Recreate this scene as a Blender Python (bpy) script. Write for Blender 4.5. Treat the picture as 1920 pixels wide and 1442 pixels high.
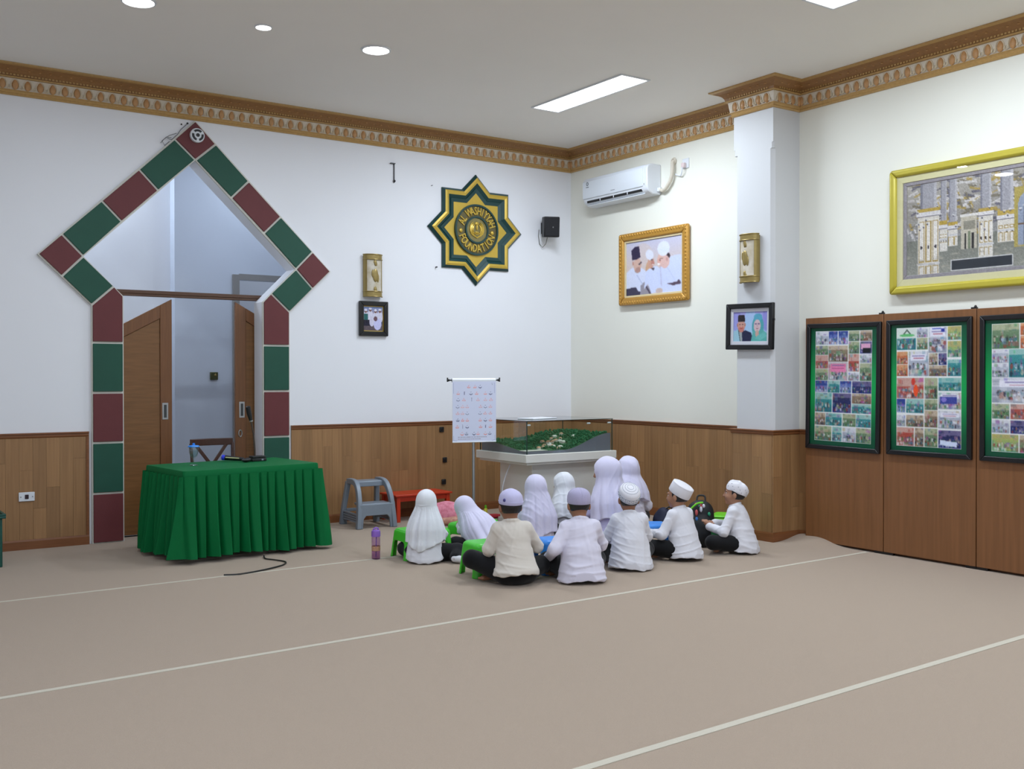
import bpy, bmesh, math, random
import numpy as np
from mathutils import Matrix, Vector

# ------------------------------------------------------------------ camera, world, exposure
for o in list(bpy.data.objects):
    bpy.data.objects.remove(o, do_unlink=True)
C = bpy.context.scene.collection
scene = bpy.context.scene
PI = math.pi

cam_data = bpy.data.cameras.new('camera')
cam = bpy.data.objects.new('camera', cam_data)
C.objects.link(cam)
cam_data.sensor_fit = 'HORIZONTAL'
cam_data.sensor_width = 36.0
cam_data.lens = 36.35
cam_data.clip_end = 200
YAW, PITCH, ROLL = 0.601722, -0.0077519, -0.001003
fw = Vector((math.sin(YAW)*math.cos(PITCH), math.cos(YAW)*math.cos(PITCH), math.sin(PITCH)))
rt = Vector((math.cos(YAW), -math.sin(YAW), 0))
up = rt.cross(fw)
r2 = math.cos(ROLL)*rt + math.sin(ROLL)*up
u2 = -math.sin(ROLL)*rt + math.cos(ROLL)*up
M = Matrix((r2, u2, -fw)).transposed().to_4x4()
M.translation = Vector((-8.0934, -10.4556, 1.6))
cam.matrix_world = M
scene.camera = cam

scene.view_settings.view_transform = 'Standard'
scene.view_settings.look = 'None'
scene.view_settings.exposure = 0.0
scene.view_settings.gamma = 1.0
scene.view_settings.use_curve_mapping = False

world = bpy.data.worlds.new('world')
scene.world = world
world.use_nodes = True
wb = world.node_tree.nodes['Background']
wb.inputs[0].default_value = (0.75, 0.83, 1.0, 1)
wb.inputs[1].default_value = 0.25

PANEL_W, DOWN_W, COOL = 66.0, 17.0, (0.80, 0.92, 1.06)
CEIL = 4.45

def area_light(name, x, y, z, sx, sy, watts, color=COOL, spread=PI, shape='RECTANGLE'):
    l = bpy.data.lights.new(name, 'AREA')
    l.shape = shape
    l.size = sx
    if shape == 'RECTANGLE':
        l.size_y = sy
    l.energy = watts
    l.color = color
    l.spread = spread
    o = bpy.data.objects.new(name, l)
    o.location = (x, y, z)
    C.objects.link(o)
    return o

PANELS = [(-1.54, -2.27), (-1.67, -5.97), (-1.6, -9.7), (-6.9, -6.0), (-6.9, -9.7), (-4.2, -9.7), (-8.4, -2.4), (-4.2, -6.2)]
DOWNLIGHTS = [(-5.974, -2.372, 0.115), (-4.982, -2.355, 0.062), (-3.955, -2.34, 0.115)]
PANEL_ON = {0: 1.0, 1: 1.0, 2: 1.0, 3: 1.0, 4: 1.0, 5: 1.0, 6: 0.0, 7: 0.0}
for i, (x, y) in enumerate(PANELS):
    if PANEL_ON[i] > 0:
        area_light('panel_lamp', x, y, CEIL - 0.02, 0.32, 1.42, PANEL_W*PANEL_ON[i])
for x, y, r in DOWNLIGHTS:
    area_light('downlight_lamp', x, y, CEIL - 0.02, 2*r, 2*r, DOWN_W if r > .1 else DOWN_W*.4, shape='DISK')
# lights behind the arch: the corridor's own, and one added in the room beyond
area_light('vestibule_light', -5.6, 1.55, 4.3, 0.5, 0.5, 26.0)
area_light('vestibule_light', -3.6, 0.9, 4.3, 0.4, 0.4, 9.0)
area_light('vestibule_light', -3.0, 2.4, 4.3, 0.4, 0.4, 8.0)  # unseen light added to lift the dark room past the doorway

# ------------------------------------------------------------------ materials
def lin(c):
    c = np.asarray(c, float)/255.0
    return np.where(c <= 0.04045, c/12.92, ((c+0.055)/1.055)**2.4)

MATS = {}
def mat(name, rgb, rough=0.6, metal=0.0, spec=0.5, noise=0.0, nscale=8.0, bump=0.0, bscale=200.0, rand=0.0, stretch=None, emit=0.0, sheen=0.0, dark=None, coat=0.0):
    """procedural principled material: base colour, mottled by a noise, with fine relief"""
    m = bpy.data.materials.new(name)
    m.use_nodes = True
    nt = m.node_tree
    b = nt.nodes['Principled BSDF']
    col = tuple(lin(rgb)) + (1,)
    b.inputs['Base Color'].default_value = col
    b.inputs['Roughness'].default_value = rough
    b.inputs['Metallic'].default_value = metal
    b.inputs['Specular IOR Level'].default_value = spec
    if coat:
        b.inputs['Coat Weight'].default_value = coat
        b.inputs['Coat Roughness'].default_value = 0.08
    if sheen:
        b.inputs['Sheen Weight'].default_value = sheen
    if emit:
        b.inputs['Emission Color'].default_value = col
        b.inputs['Emission Strength'].default_value = emit
    m.diffuse_color = col
    tc = None
    def coords(scale):
        geo = nt.nodes.new('ShaderNodeNewGeometry')
        mp = nt.nodes.new('ShaderNodeMapping')
        mp.inputs['Scale'].default_value = scale
        if rand:
            oi = nt.nodes.new('ShaderNodeObjectInfo')
            mul = nt.nodes.new('ShaderNodeMath'); mul.operation = 'MULTIPLY'; mul.inputs[1].default_value = 37.0
            nt.links.new(oi.outputs['Random'], mul.inputs[0])
            nt.links.new(mul.outputs[0], mp.inputs['Location'])
        nt.links.new(geo.outputs['Position'], mp.inputs['Vector'])
        return mp
    last = None
    if noise:
        mp = coords(stretch or (1, 1, 1))
        n = nt.nodes.new('ShaderNodeTexNoise')
        n.inputs['Scale'].default_value = nscale
        n.inputs['Detail'].default_value = 5
        nt.links.new(mp.outputs[0], n.inputs['Vector'])
        mix = nt.nodes.new('ShaderNodeMix'); mix.data_type = 'RGBA'
        d = tuple(lin(dark)) if dark else tuple(c*(1-noise) for c in col[:3])
        l = tuple(min(1, c*(1+noise*.6)) for c in col[:3])
        mix.inputs[6].default_value = d + (1,)
        mix.inputs[7].default_value = l + (1,)
        nt.links.new(n.outputs['Fac'], mix.inputs[0])
        last = mix.outputs[2]
    if rand:
        oi = nt.nodes.new('ShaderNodeObjectInfo')
        hsv = nt.nodes.new('ShaderNodeHueSaturation')
        mr = nt.nodes.new('ShaderNodeMapRange')
        mr.inputs[3].default_value = 1-rand; mr.inputs[4].default_value = 1+rand
        nt.links.new(oi.outputs['Random'], mr.inputs[0])
        nt.links.new(mr.outputs[0], hsv.inputs['Value'])
        if last: nt.links.new(last, hsv.inputs['Color'])
        else: hsv.inputs['Color'].default_value = col
        last = hsv.outputs['Color']
    if last:
        nt.links.new(last, b.inputs['Base Color'])
    if bump:
        mp = coords(stretch or (1, 1, 1))
        n = nt.nodes.new('ShaderNodeTexNoise')
        n.inputs['Scale'].default_value = bscale
        n.inputs['Detail'].default_value = 3
        nt.links.new(mp.outputs[0], n.inputs['Vector'])
        bp = nt.nodes.new('ShaderNodeBump')
        bp.inputs['Strength'].default_value = bump
        bp.inputs['Distance'].default_value = 0.01
        nt.links.new(n.outputs['Fac'], bp.inputs['Height'])
        nt.links.new(bp.outputs[0], b.inputs['Normal'])
    MATS[name] = m
    return m

def wood(name, rgb, dark, rough=.45, rand=0.0, grain=(38, 38, 1.6), coat=0.0, nscale=1.0):
    return mat(name, rgb, rough=rough, noise=.3, nscale=nscale, stretch=grain, dark=dark, rand=rand, bump=.05, bscale=1.0, coat=coat)

def glassy(name, tint, refl=1.0, rough=0.0, ior=1.5):
    m = bpy.data.materials.new(name); m.use_nodes = True
    nt = m.node_tree; nt.nodes.clear()
    out = nt.nodes.new('ShaderNodeOutputMaterial')
    t = nt.nodes.new('ShaderNodeBsdfTransparent'); t.inputs[0].default_value = tuple(tint) + (1,)
    g = nt.nodes.new('ShaderNodeBsdfGlossy'); g.inputs['Roughness'].default_value = rough
    # Schlick reflectance of a thin sheet, the same from either side
    geo = nt.nodes.new('ShaderNodeNewGeometry')
    dot = nt.nodes.new('ShaderNodeVectorMath'); dot.operation = 'DOT_PRODUCT'
    nt.links.new(geo.outputs['Normal'], dot.inputs[0]); nt.links.new(geo.outputs['Incoming'], dot.inputs[1])
    def mth(op, a, b=None):
        n = nt.nodes.new('ShaderNodeMath'); n.operation = op
        nt.links.new(a, n.inputs[0])
        if b is not None: n.inputs[1].default_value = b
        return n.outputs[0]
    inv = nt.nodes.new('ShaderNodeMath'); inv.operation = 'SUBTRACT'; inv.inputs[0].default_value = 1.0
    nt.links.new(mth('ABSOLUTE', dot.outputs['Value']), inv.inputs[1])
    r0 = ((ior-1)/(ior+1))**2
    f = mth('ADD', mth('MULTIPLY', mth('POWER', inv.outputs[0], 5.0), 1-r0), r0)
    mx = nt.nodes.new('ShaderNodeMixShader')
    mu = nt.nodes.new('ShaderNodeMath'); mu.operation = 'MULTIPLY'; mu.inputs[1].default_value = refl
    nt.links.new(f, mu.inputs[0]); nt.links.new(mu.outputs[0], mx.inputs[0])
    nt.links.new(t.outputs[0], mx.inputs[1]); nt.links.new(g.outputs[0], mx.inputs[2])
    nt.links.new(mx.outputs[0], out.inputs[0])
    MATS[name] = m
    return m

def print_mat(name, rough=.35, coat=0.0):
    m = bpy.data.materials.new(name); m.use_nodes = True
    nt = m.node_tree; b = nt.nodes['Principled BSDF']
    a = nt.nodes.new('ShaderNodeVertexColor'); a.layer_name = 'print'
    nt.links.new(a.outputs[0], b.inputs['Base Color'])
    b.inputs['Roughness'].default_value = rough
    b.inputs['Coat Weight'].default_value = coat
    MATS[name] = m
    return m

WALL = mat('wall_paint_white', (237, 238, 243), rough=.55, noise=.02, nscale=1.5, bump=.04, bscale=160)
WALLC = mat('wall_paint_cream', (238, 237, 226), rough=.55, noise=.03, nscale=1.2, bump=.04, bscale=160)
CEILM = mat('ceiling_paint', (246, 243, 238), rough=.8, noise=.02, nscale=2)
CARPET = mat('carpet_beige', (173, 153, 134), rough=.95, spec=.1, noise=.13, nscale=160, bump=.5, bscale=300, sheen=.2)
STRIPE = mat('carpet_stripe_cream', (200, 192, 176), rough=.9, spec=.1, noise=.06, nscale=80, bump=.3, bscale=300)
PLANK = wood('laminate_oak', (160, 122, 82), (128, 92, 58), rough=.42, rand=.13)
RAIL = wood('rail_wood', (134, 84, 48), (104, 62, 34), rough=.4, grain=(3, 3, 60))
BACKING = mat('backing_brown', (84, 52, 28), rough=.7, noise=.2, nscale=6)
BOARDW = wood('board_veneer', (132, 88, 53), (106, 68, 38), rough=.4, grain=(30, 30, 1.2))
DOORW = wood('door_veneer', (130, 89, 50), (100, 66, 34), rough=.38, grain=(4, 4, 45))
DOORS = wood('door_stile_wood', (122, 79, 44), (98, 60, 32), rough=.38, grain=(45, 45, 3))
DARKW = wood('dark_stained_wood', (74, 44, 34), (48, 28, 22), rough=.28, grain=(40, 8, 40))
LINTEL = wood('lintel_wood', (98, 66, 46), (74, 48, 32), rough=.45, grain=(3, 40, 40))
GOLDP = mat('crown_gold', (194, 156, 98), rough=.42, metal=.0, noise=.25, nscale=40)
CROWNB = mat('crown_brown', (160, 116, 70), rough=.5, metal=.0, noise=.25, nscale=30)
CROWNW = mat('crown_pale', (226, 216, 200), rough=.6, noise=.12, nscale=60)
EGG = mat('crown_egg', (198, 150, 100), rough=.42, metal=.0, noise=.25, nscale=40)
TILER = mat('tile_maroon', (102, 43, 46), rough=.6, noise=.1, nscale=10, bump=.05, bscale=90)
TILEG = mat('tile_green', (16, 77, 60), rough=.6, noise=.12, nscale=8, bump=.05, bscale=90)
GROUT = mat('arch_trim_white', (216, 214, 204), rough=.6, noise=.04, nscale=20)
CLOTHG = mat('green_satin', (2, 104, 54), rough=.6, spec=.15, noise=.06, nscale=30, bump=.05, bscale=400)
WHITEP = mat('white_plastic', (226, 230, 236), rough=.35, noise=.01, nscale=20)
WHITEL = mat('white_lacquer', (222, 220, 212), rough=.35, noise=.02, nscale=5)
BLACKP = mat('black_plastic', (22, 22, 24), rough=.45, noise=.05, nscale=50)
BLACKM = mat('black_frame', (18, 17, 20), rough=.35, noise=.1, nscale=30)
GREYP = mat('grey_plastic', (128, 138, 150), rough=.4, noise=.03, nscale=30)
REDP = mat('red_paint', (196, 56, 26), rough=.4, noise=.05, nscale=12)
GREENP = mat('lime_green_plastic', (70, 196, 46), rough=.35, noise=.03, nscale=20)
LIMEP = mat('yellow_green_plastic', (108, 206, 36), rough=.35, noise=.03, nscale=20)
BLUEP = mat('sky_blue_plastic', (42, 138, 232), rough=.35, noise=.04, nscale=20)
STEEL = mat('steel', (176, 178, 180), rough=.3, metal=.9, noise=.04, nscale=30)
BRASS = mat('aged_brass', (158, 138, 84), rough=.36, metal=.5, noise=.25, nscale=25)
GOLDF = mat('yellow_gold_frame', (190, 176, 62), rough=.38, metal=.15, noise=.08, nscale=20)
ORNG = mat('ornate_gold_frame', (196, 146, 62), rough=.4, metal=.3, noise=.3, nscale=60)
CREAMM = mat('cream_mat_board', (226, 220, 172), rough=.7, noise=.05, nscale=60, bump=.08, bscale=150)
GREYM = mat('grey_mat_board', (206, 206, 214), rough=.6, noise=.03, nscale=40)
EMG = mat('emblem_green', (20, 62, 62), rough=.38, noise=.1, nscale=20)
EMGOLD = mat('emblem_gold', (206, 174, 72), rough=.35, metal=.35, noise=.08, nscale=30)
LAMPM = mat('lamp_diffuser', (255, 255, 255), rough=.5, emit=9.0, noise=.001)
GLASS = glassy('clear_glass', (0.97, 0.99, 0.98))
GLASSG = glassy('green_glass', (0.86, 0.94, 0.90), refl=1.3)
PICGLASS = glassy('picture_glass', (0.98, 0.98, 0.98), refl=1.2)
PRINT = print_mat('printed_picture')
PRINTG = print_mat('glossy_print', rough=.25)
SKIN = mat('skin_brown', (150, 104, 78), rough=.55, noise=.06, nscale=20)
SKINF = mat('skin_light_brown', (168, 122, 96), rough=.55, noise=.05, nscale=20)
HAIR = mat('hair_black', (20, 16, 15), rough=.5, noise=.3, nscale=150, bump=.2, bscale=300)
SHIRTW = mat('shirt_white', (221, 220, 227), rough=.8, spec=.2, noise=.02, nscale=6, bump=.06, bscale=500, sheen=.2)
SHIRTC = mat('shirt_cream', (216, 208, 198), rough=.8, spec=.2, noise=.03, nscale=6, bump=.08, bscale=400, sheen=.2)
SHIRTL = mat('shirt_lavender_white', (220, 216, 232), rough=.8, spec=.2, noise=.02, nscale=6, bump=.06, bscale=500, sheen=.2)
HIJW = mat('hijab_white', (224, 226, 232), rough=.75, spec=.2, noise=.015, nscale=8, bump=.04, bscale=500, sheen=.3)
HIJL = mat('hijab_lavender', (212, 208, 232), rough=.7, spec=.25, noise=.02, nscale=8, bump=.04, bscale=500, sheen=.3)
CAPL = mat('cap_lavender', (196, 192, 226), rough=.8, spec=.2, noise=.04, nscale=60, bump=.15, bscale=300, sheen=.2)
CAPK = mat('cap_grey_lavender', (176, 170, 200), rough=.85, spec=.2, noise=.08, nscale=90, bump=.25, bscale=260, sheen=.2)
CAPW = mat('cap_white', (226, 224, 230), rough=.8, spec=.2, noise=.03, nscale=60, bump=.12, bscale=300, sheen=.2)
TROUS = mat('trousers_black', (17, 17, 20), rough=.8, spec=.2, noise=.15, nscale=30, sheen=.1)
SOCK = mat('sock_white', (220, 220, 226), rough=.85, noise=.03, nscale=50)
# ------------------------------------------------------------------ mesh helpers
def raw_mesh(name, V, faces, mats, parent=None, smooth=False, mi=None, loc=None):
    me = bpy.data.meshes.new(name)
    me.from_pydata([tuple(v) for v in V], [], [tuple(f) for f in faces])
    if not isinstance(mats, (list, tuple)): mats = [mats]
    for m in mats: me.materials.append(m)
    if mi is not None:
        me.polygons.foreach_set('material_index', np.asarray(mi, np.int32))
    if smooth:
        me.polygons.foreach_set('use_smooth', np.ones(len(me.polygons), bool))
    me.update()
    o = bpy.data.objects.new(name, me)
    C.objects.link(o)
    if parent: o.parent = parent
    if loc: o.location = loc
    return o

def quad_mesh(name, V, Q, m, parent=None, smooth=True):
    me = bpy.data.meshes.new(name)
    V = np.ascontiguousarray(V, np.float32); Q = np.ascontiguousarray(Q, np.int32)
    me.vertices.add(len(V)); me.vertices.foreach_set('co', V.ravel())
    me.loops.add(Q.size); me.loops.foreach_set('vertex_index', Q.ravel())
    me.polygons.add(len(Q))
    me.polygons.foreach_set('loop_start', np.arange(0, Q.size, 4, dtype=np.int32))
    me.polygons.foreach_set('use_smooth', np.full(len(Q), smooth))
    me.materials.append(m)
    me.update(calc_edges=True); me.validate()
    o = bpy.data.objects.new(name, me); C.objects.link(o)
    if parent: o.parent = parent
    return o

class MB:
    """collects simple solids and links them as ONE mesh object"""
    def __init__(s): s.V = []; s.F = []; s.S = []
    def add(s, V, F):
        n = len(s.V); s.V += [tuple(v) for v in V]; s.F += [tuple(i+n for i in f) for f in F]; return s
    def box(s, x0, x1, y0, y1, z0, z1, R=None, at=(0, 0, 0)):
        V = [(x, y, z) for z in (z0, z1) for y in (y0, y1) for x in (x0, x1)]
        if R is not None: V = [tuple(R @ Vector(v) + Vector(at)) for v in V]
        return s.add(V, [(0, 2, 3, 1), (4, 5, 7, 6), (0, 1, 5, 4), (2, 6, 7, 3), (0, 4, 6, 2), (1, 3, 7, 5)])
    def prism(s, poly, y0, y1):
        """polygon in x,z (counter-clockwise seen from -y) extruded along y"""
        n = len(poly)
        V = [(x, y0, z) for x, z in poly] + [(x, y1, z) for x, z in poly]
        F = [tuple(range(n)), tuple(reversed(range(n, 2*n)))]
        F += [((i+1) % n, i, n+i, n+(i+1) % n) for i in range(n)]
        return s.add(V, F)
    def prismz(s, poly, z0, z1):
        n = len(poly)
        V = [(x, y, z0) for x, y in poly] + [(x, y, z1) for x, y in poly]
        F = [tuple(reversed(range(n))), tuple(range(n, 2*n))]
        F += [(i, (i+1) % n, n+(i+1) % n, n+i) for i in range(n)]
        return s.add(V, F)
    def lathe(s, prof, n=24, c=(0, 0, 0), sx=1, sy=1, R=None):
        V = []; F = []
        for r, z in prof:
            for k in range(n):
                a = 2*PI*k/n
                v = Vector((r*sx*math.cos(a), r*sy*math.sin(a), z))
                if R is not None: v = R @ v
                V.append((v.x+c[0], v.y+c[1], v.z+c[2]))
        for i in range(len(prof)-1):
            for k in range(n):
                F.append((i*n+k, i*n+(k+1) % n, (i+1)*n+(k+1) % n, (i+1)*n+k))
        F.append(tuple(reversed(range(n)))); F.append(tuple(range((len(prof)-1)*n, len(prof)*n)))
        return s.add(V, F)
    def tube(s, pts, r, n=8, closed=False):
        pts = [Vector(p) for p in pts]; m = len(pts)
        rs = r if isinstance(r, (list, tuple)) else [r]*m
        V = []; F = []; N = None
        for i, p in enumerate(pts):
            if closed: t = pts[(i+1) % m]-pts[i-1]
            else: t = pts[min(i+1, m-1)]-pts[max(i-1, 0)]
            t.normalize()
            if N is None:
                N = t.orthogonal().normalized()
            else:
                N = (N - t*N.dot(t)).normalized()
            Bn = t.cross(N)
            for k in range(n):
                a = 2*PI*k/n
                V.append(tuple(p + N*(rs[i]*math.cos(a)) + Bn*(rs[i]*math.sin(a))))
        for i in range(m if closed else m-1):
            j = (i+1) % m
            for k in range(n):
                F.append((i*n+k, i*n+(k+1) % n, j*n+(k+1) % n, j*n+k))
        if not closed:
            F.append(tuple(reversed(range(n)))); F.append(tuple(range((m-1)*n, m*n)))
        return s.add(V, F)
    def bar(s, pts, w, d, side=(1, 0, 0)):
        """rectangular bar along a path; 'side' is the direction of its width"""
        pts = [Vector(p) for p in pts]; sd = Vector(side).normalized(); m = len(pts); V = []; F = []
        for i, p in enumerate(pts):
            t = (pts[min(i+1, m-1)]-pts[max(i-1, 0)]).normalized()
            nrm = t.cross(sd).normalized()
            for a, b in ((-1, -1), (1, -1), (1, 1), (-1, 1)):
                V.append(tuple(p + sd*(a*w/2) + nrm*(b*d/2)))
        for i in range(m-1):
            for k in range(4):
                F.append((i*4+k, i*4+(k+1) % 4, (i+1)*4+(k+1) % 4, (i+1)*4+k))
        F.append((3, 2, 1, 0)); F.append(tuple(range((m-1)*4, m*4)))
        return s.add(V, F)
    def ball(s, c, r, n=12, k=8):
        rx, ry, rz = r if isinstance(r, (list, tuple)) else (r, r, r)
        prof = [(max(1e-4, math.sin(PI*i/k)), -math.cos(PI*i/k)) for i in range(k+1)]
        V = []; F = []
        for q, z in prof:
            for j in range(n):
                a = 2*PI*j/n; V.append((c[0]+rx*q*math.cos(a), c[1]+ry*q*math.sin(a), c[2]+rz*z))
        for i in range(k):
            for j in range(n):
                F.append((i*n+j, i*n+(j+1) % n, (i+1)*n+(j+1) % n, (i+1)*n+j))
        return s.add(V, F)
    def build(s, name, m, parent=None, bevel=0.0, smooth=False, seg=2):
        me = bpy.data.meshes.new(name)
        me.from_pydata(s.V, [], s.F)
        me.materials.append(m)
        bm = bmesh.new(); bm.from_mesh(me)
        bmesh.ops.recalc_face_normals(bm, faces=bm.faces)
        bm.to_mesh(me); bm.free()
        me.update()
        o = bpy.data.objects.new(name, me); C.objects.link(o)
        if parent: o.parent = parent
        if bevel:
            b = o.modifiers.new('bevel', 'BEVEL'); b.width = bevel; b.segments = seg; b.limit_method = 'ANGLE'; b.angle_limit = .6
        if smooth or bevel:
            me.polygons.foreach_set('use_smooth', np.ones(len(me.polygons), bool))
            try:
                me.set_sharp_from_angle(angle=.7)
            except Exception:
                pass
        return o

def tag(o, label=None, cat=None, group=None, kind=None):
    if label: o['label'] = label
    if cat: o['category'] = cat
    if group: o['group'] = group
    if kind: o['kind'] = kind
    return o
def thing(name, label, cat, loc=(0, 0, 0), rz=0.0, group=None):
    o = bpy.data.objects.new(name, None)
    o.empty_display_size = .1
    C.objects.link(o); o.location = loc; o.rotation_euler = (0, 0, rz)
    return tag(o, label, cat, group)
def root(name):
    o = bpy.data.objects.new(name, None); C.objects.link(o); return o
def struct(o):
    o['kind'] = 'structure'; return o
def copy_of(o, parent=None):
    c = o.copy(); C.objects.link(c)
    if parent: c.parent = parent
    return c
RIGHT = -PI/2       # things on the right wall: their local x runs along the wall towards the camera, local y into the wall

# printed pictures: a fine grid whose corners carry the print's colours
class Canvas:
    def __init__(s, nx, ny, bg=(255, 255, 255)):
        s.a = np.empty((ny, nx, 3)); s.a[:] = bg
        s.U, s.V = np.meshgrid((np.arange(nx)+.5)/nx, (np.arange(ny)+.5)/ny); s.asp = nx/ny
    def put(s, m, col, al=1.0):
        s.a[m] = s.a[m]*(1-al)+np.asarray(col, float)*al
    def rect(s, x0, y0, x1, y1, col, al=1.0):
        s.put((s.U >= x0) & (s.U < x1) & (s.V >= y0) & (s.V < y1), col, al)
    def ell(s, x, y, rx, ry, col, al=1.0, rot=0.0):
        dx = s.U-x; dy = s.V-y
        if rot:
            dx, dy = dx*math.cos(rot)+dy*math.sin(rot), -dx*math.sin(rot)+dy*math.cos(rot)
        s.put((dx/rx)**2+(dy/ry)**2 < 1, col, al)
    def poly(s, pts, col, al=1.0):
        m = np.zeros(s.U.shape, bool); n = len(pts)
        for i in range(n):
            (x0, y0), (x1, y1) = pts[i], pts[(i+1) % n]
            if y0 == y1: continue
            c = ((y0 > s.V) != (y1 > s.V)) & (s.U < (x1-x0)*(s.V-y0)/(y1-y0)+x0)
            m ^= c
        s.put(m, col, al)
    def line(s, x0, y0, x1, y1, w, col, al=1.0):
        dx, dy = x1-x0, (y1-y0)/s.asp
        L = math.hypot(dx, dy)+1e-9
        px, py = s.U-x0, (s.V-y0)/s.asp
        t = np.clip((px*dx+py*dy)/L**2, 0, 1)
        s.put(np.hypot(px-t*dx, py-t*dy) < w, col, al)
    def grad(s, y0, y1, c0, c1, x0=0, x1=1):
        m = (s.V >= y0) & (s.V < y1) & (s.U >= x0) & (s.U < x1)
        t = ((s.V-y0)/(y1-y0))[m][:, None]
        s.a[m] = np.asarray(c0)*(1-t)+np.asarray(c1)*t
    def blur(s, n=1):
        for _ in range(n):
            p = np.pad(s.a, ((1, 1), (1, 1), (0, 0)), 'edge')
            s.a = (p[:-2, 1:-1]+p[2:, 1:-1]+p[1:-1, :-2]+p[1:-1, 2:]+2*p[1:-1, 1:-1])/6
    def noise(s, amp, rng, cells=None):
        ny, nx = s.a.shape[:2]
        s.a += rng.normal(0, amp, (ny, nx, 1))
    def obj(s, name, w, h, parent, m=None, y=0.0, x0=None, z0=0.0):
        ny, nx = s.a.shape[:2]
        x0 = -w/2 if x0 is None else x0
        X = x0+np.linspace(0, w, nx); Z = z0+h-np.linspace(0, h, ny)
        XX, ZZ = np.meshgrid(X, Z)
        V = np.stack([XX.ravel(), np.full(nx*ny, y), ZZ.ravel()], 1)
        i = np.arange(nx*ny).reshape(ny, nx)
        Q = np.stack([i[:-1, :-1].ravel(), i[1:, :-1].ravel(), i[1:, 1:].ravel(), i[:-1, 1:].ravel()], 1)
        o = quad_mesh(name, V, Q, m or PRINT, parent, smooth=False)
        at = o.data.color_attributes.new('print', 'FLOAT_COLOR', 'POINT')
        col = np.ones((nx*ny, 4), np.float32); col[:, :3] = lin(np.clip(s.a, 0, 255)).reshape(-1, 3)
        at.data.foreach_set('color', col.ravel())
        return o

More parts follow.
